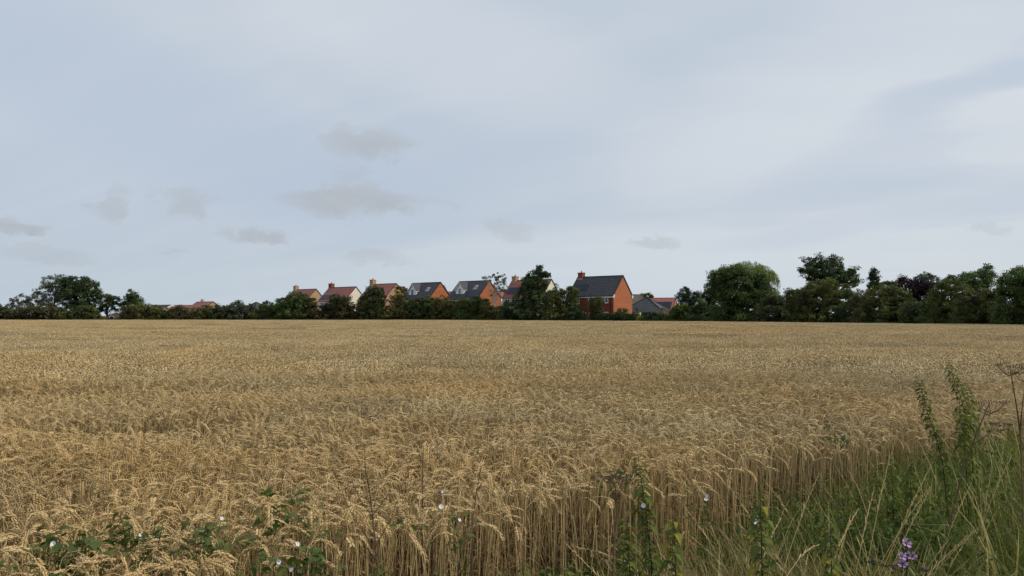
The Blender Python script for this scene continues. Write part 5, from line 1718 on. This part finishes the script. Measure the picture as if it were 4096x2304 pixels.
bindweed('bindweed patch with one white flower near the lower left corner', 370, 2200, 2.85, .24, 60, [(323, 2239)], size=1.2)
bindweed('bindweed with white flower low at the left side', 215, 2190, 2.85, .16, 24, [(212, 2175)], size=1.2)
bindweed('bindweed patch with white flower right of the lower left corner patch', 570, 2120, 3.05, .20, 34, [(564, 2139)], size=1.1)
bindweed('wide bindweed patch with white flower among the left wheat', 790, 2140, 2.95, .30, 70, [(887, 2074)], size=1.1)
bindweed('dark bindweed climbing a dead stem in the left middle', 1190, 2010, 3.3, .18, 44, [], size=1.1)
bindweed('bindweed with three white flowers low among the left straw', 1140, 2220, 2.7, .22, 50, [(1190, 2176), (1115, 2247), (1166, 2279)], size=1.1)
bindweed('bindweed in the bottom left corner', 120, 2290, 2.6, .22, 36, [], size=1.2)
bindweed('bindweed with pale flowers on the middle wheat rim', 1800, 2050, 3.1, .16, 18, [(1765, 2027), (1838, 2080), (1773, 1966)], size=.9)
bindweed('bindweed with two white flowers right of the upright nettle', 2835, 2010, 3.9, .16, 20, [(2829, 1982), (2824, 1996)], size=.9)
bindweed('green bindweed clump on the wheat left of the upright nettle', 2330, 1900, 4.3, .28, 24, [(2063, 1925)], size=.9, low=.6)
bindweed('sprig of bindweed with one white flower on the upright nettle', 2580, 2030, 2.97, .05, 6, [(2574, 2022)], size=.8)
bindweed('bindweed with white flower high on the wheat near the tall nettles', 3365, 1735, 5.2, .14, 12, [(3372, 1738)], size=1.1, low=.6)
bindweed('bindweed sprig with small white flowers behind the umbels', 3920, 1640, 5.2, .12, 12, [(3936, 1630), (3893, 1690)], size=.9, low=.6)
bindweed('bindweed with a pale flower at the left of the brown grass', 3025, 2080, 3.2, .12, 14, [(3022, 2087)], size=.9)


def stalk_plant(name, label, cat, D, stems, umbels=(), rad=.006, group=None, mat='drystem', ray=.07):
    """dead branching stems given as pixel polylines, the first one from the ground up; umbels: (px, py, size)"""
    P0 = at(stems[0][0][0], stems[0][0][1], D)
    base = Vector((P0.x, D, 0))
    root = empty(name, base)
    tag(root, label, cat, group)
    for j, st in enumerate(stems):
        pts = [at(x, y, D + .05 * math.sin(j * 2.1 + i)) - base for i, (x, y) in enumerate(st)]
        if j == 0 and pts[0].z > 0:
            pts = [Vector((pts[0].x - (pts[1].x - pts[0].x) * .3, pts[0].y, 0))] + pts
        r0 = rad * (1 if j == 0 else .5)
        nn = len(pts)
        MB().tube(pts, [r0 * (1 - .65 * i / (nn - 1)) for i in range(nn)], 6).build('stem' if j == 0 else 'branch', M[mat], root, True)
    for (x, y, s) in umbels:
        c = at(x, y, D) - base
        hub = c - Vector((0, 0, ray * s))
        m = MB()
        n = 13 if s > .5 else 8
        for k in range(n):
            a = 2 * math.pi * k / n + .2
            rr = ray * s * random.uniform(.75, 1.15)
            e = hub + Vector((math.cos(a) * rr, math.sin(a) * rr, ray * s * random.uniform(.55, .8)))
            m.tube([hub, hub.lerp(e, .6) + Vector((0, 0, -.006)), e], [.0013, .0010, .0008], 4, False)
            for q in range(6 if s > .5 else 4):
                b = 2 * math.pi * q / 6
                f = e + Vector((math.cos(b) * .014, math.sin(b) * .014, .012)) * s
                m.tube([e, f], [.0006, .0006], 3, False)
                m.tube([f - Vector((0, 0, .002)), f + Vector((0, 0, .003))], [.0024, .0016], 4)
        m.build('umbel', M[mat], root)
    return root


DG = 'dead brown stems in the margin'
stalk_plant('hogweed', 'dead hogweed with thick slanting stem and flat umbel right of the tall nettles', 'hogweed', 4.0, [[(3768, 2260), (3800, 2090), (3840, 1930), (3880, 1800), (3925, 1690), (3960, 1606)], [(3905, 1740), (3870, 1680), (3835, 1640)], [(3890, 1780), (3950, 1740), (4000, 1700)]], [(3962, 1600, 1.0), (4003, 1690, .6)], .007, DG)
stalk_plant('hogweed', 'dead hogweed with tall umbel standing highest at the right edge', 'hogweed', 3.7, [[(4092, 2080), (4088, 1900), (4080, 1720), (4062, 1600), (4048, 1520), (4038, 1462)], [(4080, 1720), (4092, 1600), (4108, 1490)]], [(4036, 1452, .85), (4110, 1480, .9)], .0055, DG)
stalk_plant('dock', 'dead branching dock with dark twigs spread over the wheat, middle left', 'dock', 3.0, [[(1515, 2300), (1500, 2160), (1490, 2060), (1478, 1960), (1462, 1880), (1458, 1795)], [(1492, 2070), (1440, 2000), (1410, 1930), (1405, 1880)], [(1492, 2060), (1545, 1990), (1595, 1930)], [(1488, 2040), (1470, 1990), (1478, 1880)],
            [(1470, 2150), (1420, 2080), (1375, 1990), (1358, 1925)], [(1495, 2030), (1515, 1960), (1512, 1930)], [(1500, 2190), (1560, 2080), (1590, 2000), (1630, 1880)], [(1505, 2240), (1440, 2160), (1425, 2060)]], (), .0038, DG)
stalk_plant('dock', 'thin dark dead stem among the left bindweed', 'dock', 2.75, [[(612, 2330), (622, 2260), (640, 2150), (655, 2080)], [(625, 2250), (580, 2190), (545, 2150)], [(630, 2210), (660, 2180), (680, 2170)]], (), .0032, DG)
stalk_plant('hogweed', 'brown dead stem with small branching head left of the upright nettle', 'hogweed', 3.1, [[(2450, 2320), (2458, 2180), (2466, 2060), (2462, 1960), (2458, 1930)], [(2462, 2010), (2440, 1940), (2430, 1900)], [(2464, 2000), (2490, 1950), (2500, 1900)]], [(2430, 1905, .34), (2500, 1900, .34), (2460, 1905, .38)], .0042, DG)
stalk_plant('dock', 'small dead dock with brown seed spike in the middle wheat', 'dock', 3.9, [[(1690, 1900), (1692, 1840), (1694, 1780)], [(1692, 1850), (1680, 1830), (1676, 1800)]], (), .005, DG)
stalk_plant('dock', 'dead brown twigs leaning over the wheat left of the green clump', 'dock', 3.6, [[(1890, 2080), (1905, 1980), (1918, 1900), (1925, 1860)], [(1900, 2000), (1880, 1950), (1870, 1900)], [(1905, 1970), (1935, 1920), (1950, 1870)]], (), .004, DG)


def mallow():
    D = 2.65
    b0 = at(3630, 2300, D)
    base = Vector((b0.x, D + .02, 0))
    root = empty('mallow', base)
    tag(root, 'mallow plant with open purple flowers at the bottom of the margin', 'mallow')
    s = MB()
    s.cur = (0.07, 0.09, 0.035)
    main = [Vector((0, 0, 0)), at(3626, 2290, D) - base, at(3628, 2230, D) - base, at(3624, 2185, D) - base]
    s.tube(main, [.004, .0035, .003, .002], 5)
    heads = [(3622, 2174, 1.15), (3603, 2226, 1.0), (3648, 2224, 1.05), (3610, 2256, 1.15), (3632, 2222, .8), (3492, 2240, .55), (3478, 2246, .5), (3692, 2276, .5), (3706, 2282, .45), (3575, 2270, .5)]
    for x, y, k in heads:
        p = at(x, y + 4, D - .02) - base
        s.tube([main[1].lerp(main[3], .3), p.lerp(main[1], .4), p], [.002, .0015, .0012], 4)
    s.build('stem', M['herb'], root, False, True)
    for x, y, k in heads:
        p = at(x, y, D - .02) - base
        f = empty('flower', p)
        bpy.data.objects.remove(f)
        m = MB()
        m.cur = (0.09, 0.11, 0.05)
        tilt = Vector((random.uniform(-.4, .4), -.75, .55)).normalized()
        q = tilt.to_track_quat('Z', 'Y')
        m.tube([p - tilt * .006, p + tilt * .004], [.004, .006], 6)
        fo = m.build('flower', M['herb'], root, False, True)
        for j in range(5):
            a = 2 * math.pi * j / 5 + random.uniform(-.15, .15)
            e = (q @ Euler((0, -.35 if k > .7 else -1.1, a)).to_quaternion()).to_euler()
            link('petal', PETAL, fo, p, e, k * .64 * random.uniform(.85, 1.15))
    lf = [leaf_blade(.05, .055, .2, .1, M['herb'], (.06, .085, .035), .12, .1, 7) for _ in range(2)]
    for k in range(16):
        p = Vector((random.uniform(-.12, .12), random.uniform(-.08, .08), random.uniform(.35, .72)))
        link('leaf', lf[k % 2], root, p, (random.uniform(-.5, .5), random.uniform(-.4, .5), random.uniform(0, 6.3)), random.uniform(.6, 1.1))


mallow()

# long bleached grass stems lying and arching through the margin
GS = []
for k in range(6):
    rs = random.Random(300 + k)
    m = MB()
    H = 1.0
    bend = [.25, .5, .9, .35, 1.3, .15][k]
    path, a = [Vector((0, 0, 0))], .05
    for i in range(10):
        a = .05 + bend * (i / 9) ** 1.8
        path.append(path[-1] + Vector((math.sin(a), 0, math.cos(a))) * H / 10)
    m.cur = (.55, .44, .23)
    m.tube(path, [.0016 - .0009 * i / 10 for i in range(11)], 4, False)
    stem = m.mesh('stem', M['straw'], False, True)
    h = MB()
    h.cur = (.52, .42, .25)
    for i in range(20):         # open panicle of small spikelets
        t = .78 + .22 * i / 19
        j = min(9, int(t * 10))
        p = path[j].lerp(path[j + 1], t * 10 - j) if j < 10 else path[10]
        d = (path[min(10, j + 1)] - path[j]).normalized()
        side = Vector((rs.uniform(-1, 1), rs.uniform(-1, 1), rs.uniform(-1, 1)))
        e = p + (d * .9 + side * .35).normalized() * rs.uniform(.012, .032) * (1.25 - (t - .78) * 4)
        h.tube([p, p.lerp(e, .6), e], [.0004, .0016, .0004], 3, False)
    head = h.mesh('seed_head', M['straw'], False, True)
    GS.append((stem, head))


def grass_stem(px, py, D, az, lean, scale, k):
    """one stem whose foot shows at the given pixel"""
    p = at(px, py, D)
    r = empty('dry_grass_stem', (p.x, p.y, 0))
    r.rotation_euler = Euler((0, lean, az))
    r.scale = (scale,) * 3
    tag(r, 'long bleached grass stem with feathery seed head arching through the margin', 'grass stem', 'bleached grass stems of the margin')
    link('stem', GS[k][0], r)
    link('seed_head', GS[k][1], r)


for i in range(170):
    px = random.uniform(2850, 4200)
    lim = float(np.interp(px, [2400, 3000, 3500, 4100], [2150, 2000, 1850, 1800]))
    D = random.uniform(2.5, 2.5 + 1.9 * (px - 2500) / 1600)
    yg = px_of(Vector(((px - CX) / F * D, D, 0.0)))[1]
    az = random.gauss(.25, .5) if random.random() < .75 else random.gauss(math.pi, .5)
    grass_stem(px, 2000, D, az, random.uniform(.15, .95), random.uniform(.65, 1.15), random.randrange(6))

# ------------------------------------------------------------------ grass sward of the margin (stuff)
def tuft(seed, n, hmin, hmax, cols, spread=.09, wid=.0028, lay=.5):
    r = np.random.default_rng(seed)
    V, Fq, K = [], [], []
    o = 0
    S = 5
    for i in range(n):
        a = r.random() * 2 * math.pi
        h = r.uniform(hmin, hmax)
        b = np.array([r.normal() * spread, r.normal() * spread, 0])
        c = np.array(cols[r.integers(len(cols))]) * r.uniform(.65, 1.4)
        bend = abs(r.normal(lay, .45))
        d = np.array([math.cos(a), math.sin(a), 0])
        e = np.array([-math.sin(a), math.cos(a), 0])
        p = b.copy()
        ang = r.uniform(0, .25)
        w = wid * r.uniform(.6, 1.4)
        for k in range(S + 1):
            t = k / S
            ww = w * (1 - t) ** .6 + .0002
            V += [p - e * ww, p + e * ww]
            K += [c] * 2
            ang += bend * .5 * (t + .2)
            p = p + (d * math.sin(ang) + np.array([0, 0, math.cos(ang)])) * h / S
            p[2] = max(p[2], .01)
        for k in range(S):
            q = o + 2 * k
            Fq.append((q, q + 1, q + 3, q + 2))
        o += 2 * (S + 1)
    return np_mesh('tuft', np.array(V), np.array(Fq), np.array(K), M['herb'])


G1, G2, G3 = (0.122, 0.158, 0.040), (0.092, 0.132, 0.033), (0.175, 0.185, 0.055)
D1, D2, D3 = (0.44, 0.36, 0.18), (0.34, 0.265, 0.125), (0.24, 0.175, 0.086)
TUFTS = [tuft(1, 46, .30, .62, [G1, G2, G3, G3, D1]), tuft(2, 46, .25, .55, [G1, G2, D2, D1]), tuft(3, 44, .35, .70, [D1, D2, D2, D3]), tuft(4, 44, .30, .62, [D1, D2, D3, G3], lay=.9),
         tuft(5, 52, .20, .42, [G1, G2, G2], wid=.0034), tuft(6, 40, .30, .60, [D3, D2, D1, G3], lay=1.3), tuft(7, 46, .45, .80, [D1, D2, G3, G1], lay=.35)]


def low_leaves(seed, n, col):
    """ground cover of small broad leaves"""
    r = np.random.default_rng(seed)
    P = np.stack([r.normal(0, .11, n), r.normal(0, .11, n), r.uniform(.08, .46, n)], 1)
    Nn = unit(n) * .7 + np.array([0, -.2, .8])
    Nn /= np.linalg.norm(Nn, axis=1)[:, None]
    K = np.array(col)[None] * np.clip(r.normal(1, .25, (n, 1)), .5, 1.7)
    V, Fc, K = leaf_quads(P, Nn, r.uniform(.016, .040, n), .5, K)
    return np_mesh('weed', V, Fc, K, M['herb'])


TUFTS += [low_leaves(21, 130, (0.095, 0.130, 0.034)), low_leaves(22, 120, (0.130, 0.150, 0.040)), low_leaves(23, 120, (0.074, 0.110, 0.030))]
cand = rng.random((26000, 2)) * np.array([11.0, 9.0]) + np.array([-3.0, .6])
ey = near_y(cand[:, 0])
over = cand[:, 1] - ey                       # how far into the crop
pxs = CX + F * cand[:, 0] / np.maximum(cand[:, 1], .5)
ok = (over < .45) & (np.abs(cand[:, 0]) < .75 * cand[:, 1] + 1.0) & (cand[:, 1] > 1.7)
ok &= rng.random(len(cand)) < np.where(over > -.05, .85, 1.0)
cand, over = cand[ok], over[ok]
n = len(cand)
gn = vnoise(cand[:, 0] * 1.6, cand[:, 1] * 1.6, 9)
kind = np.empty(n, int)
u = rng.random(n)
green = gn + rng.normal(0, .25, n) > -.35
kind[green] = np.array([0, 1, 4, 9, 7, 8, 0, 3])[rng.integers(0, 8, green.sum())]
kind[~green] = np.array([2, 3, 5, 1, 0, 1, 8, 3])[rng.integers(0, 8, (~green).sum())]
rim = over > -.35
kind[rim] = np.array([4, 0, 7, 9, 4, 0])[rng.integers(0, 6, rim.sum())]
# patches of a particular look: (x, y, r, kinds)
for gx, gy, gr, ks in ((1.95, 4.15, .45, (7, 9, 9, 7)), (2.0, 3.55, .40, (4, 4, 0, 4)), (2.55, 4.0, .35, (0, 4, 1)), (1.15, 3.35, .55, (3, 5, 3, 2)), (1.25, 2.9, .50, (3, 5, 5, 2)), (1.0, 3.75, .35, (3, 5, 2)), (1.6, 3.0, .3, (3, 5, 1)), (2.6, 3.2, .4, (3, 5, 6)), (.35, 3.15, .30, (4, 0, 8)), (2.9, 4.6, .5, (8, 1, 0)), (1.9, 2.75, .35, (0, 1, 3)), (.15, 2.75, .3, (7, 9, 4)), (-.15, 2.6, .3, (7, 4))):
    mk = ((cand[:, 0] - gx) ** 2 + (cand[:, 1] - gy) ** 2 < gr * gr) & (rng.random(n) < .85)
    kind[mk] = np.array(ks)[rng.integers(0, len(ks), mk.sum())]
sc = np.clip(rng.normal(1.0, .18, n), .6, 1.5)
# the sward gets taller towards the tall weeds at the right
tall = np.clip(.98 + .20 * (cand[:, 0] - 1.5), .75, 1.40)
front = np.clip((-over - .15) / .9, 0, 1)          # short growth against the standing crop
tall = tall * (.86 + .20 * front)
rot = np.stack([rng.normal(0, .12, n), rng.normal(.08, .14, n), rng.random(n) * 6.283], 1)
scatter('margin_grass', np.concatenate([cand, np.zeros((n, 1))], 1), rot, np.stack([sc, sc, sc * tall], 1), kind, TUFTS, 'rough green and bleached grass of the field margin', 'grass')
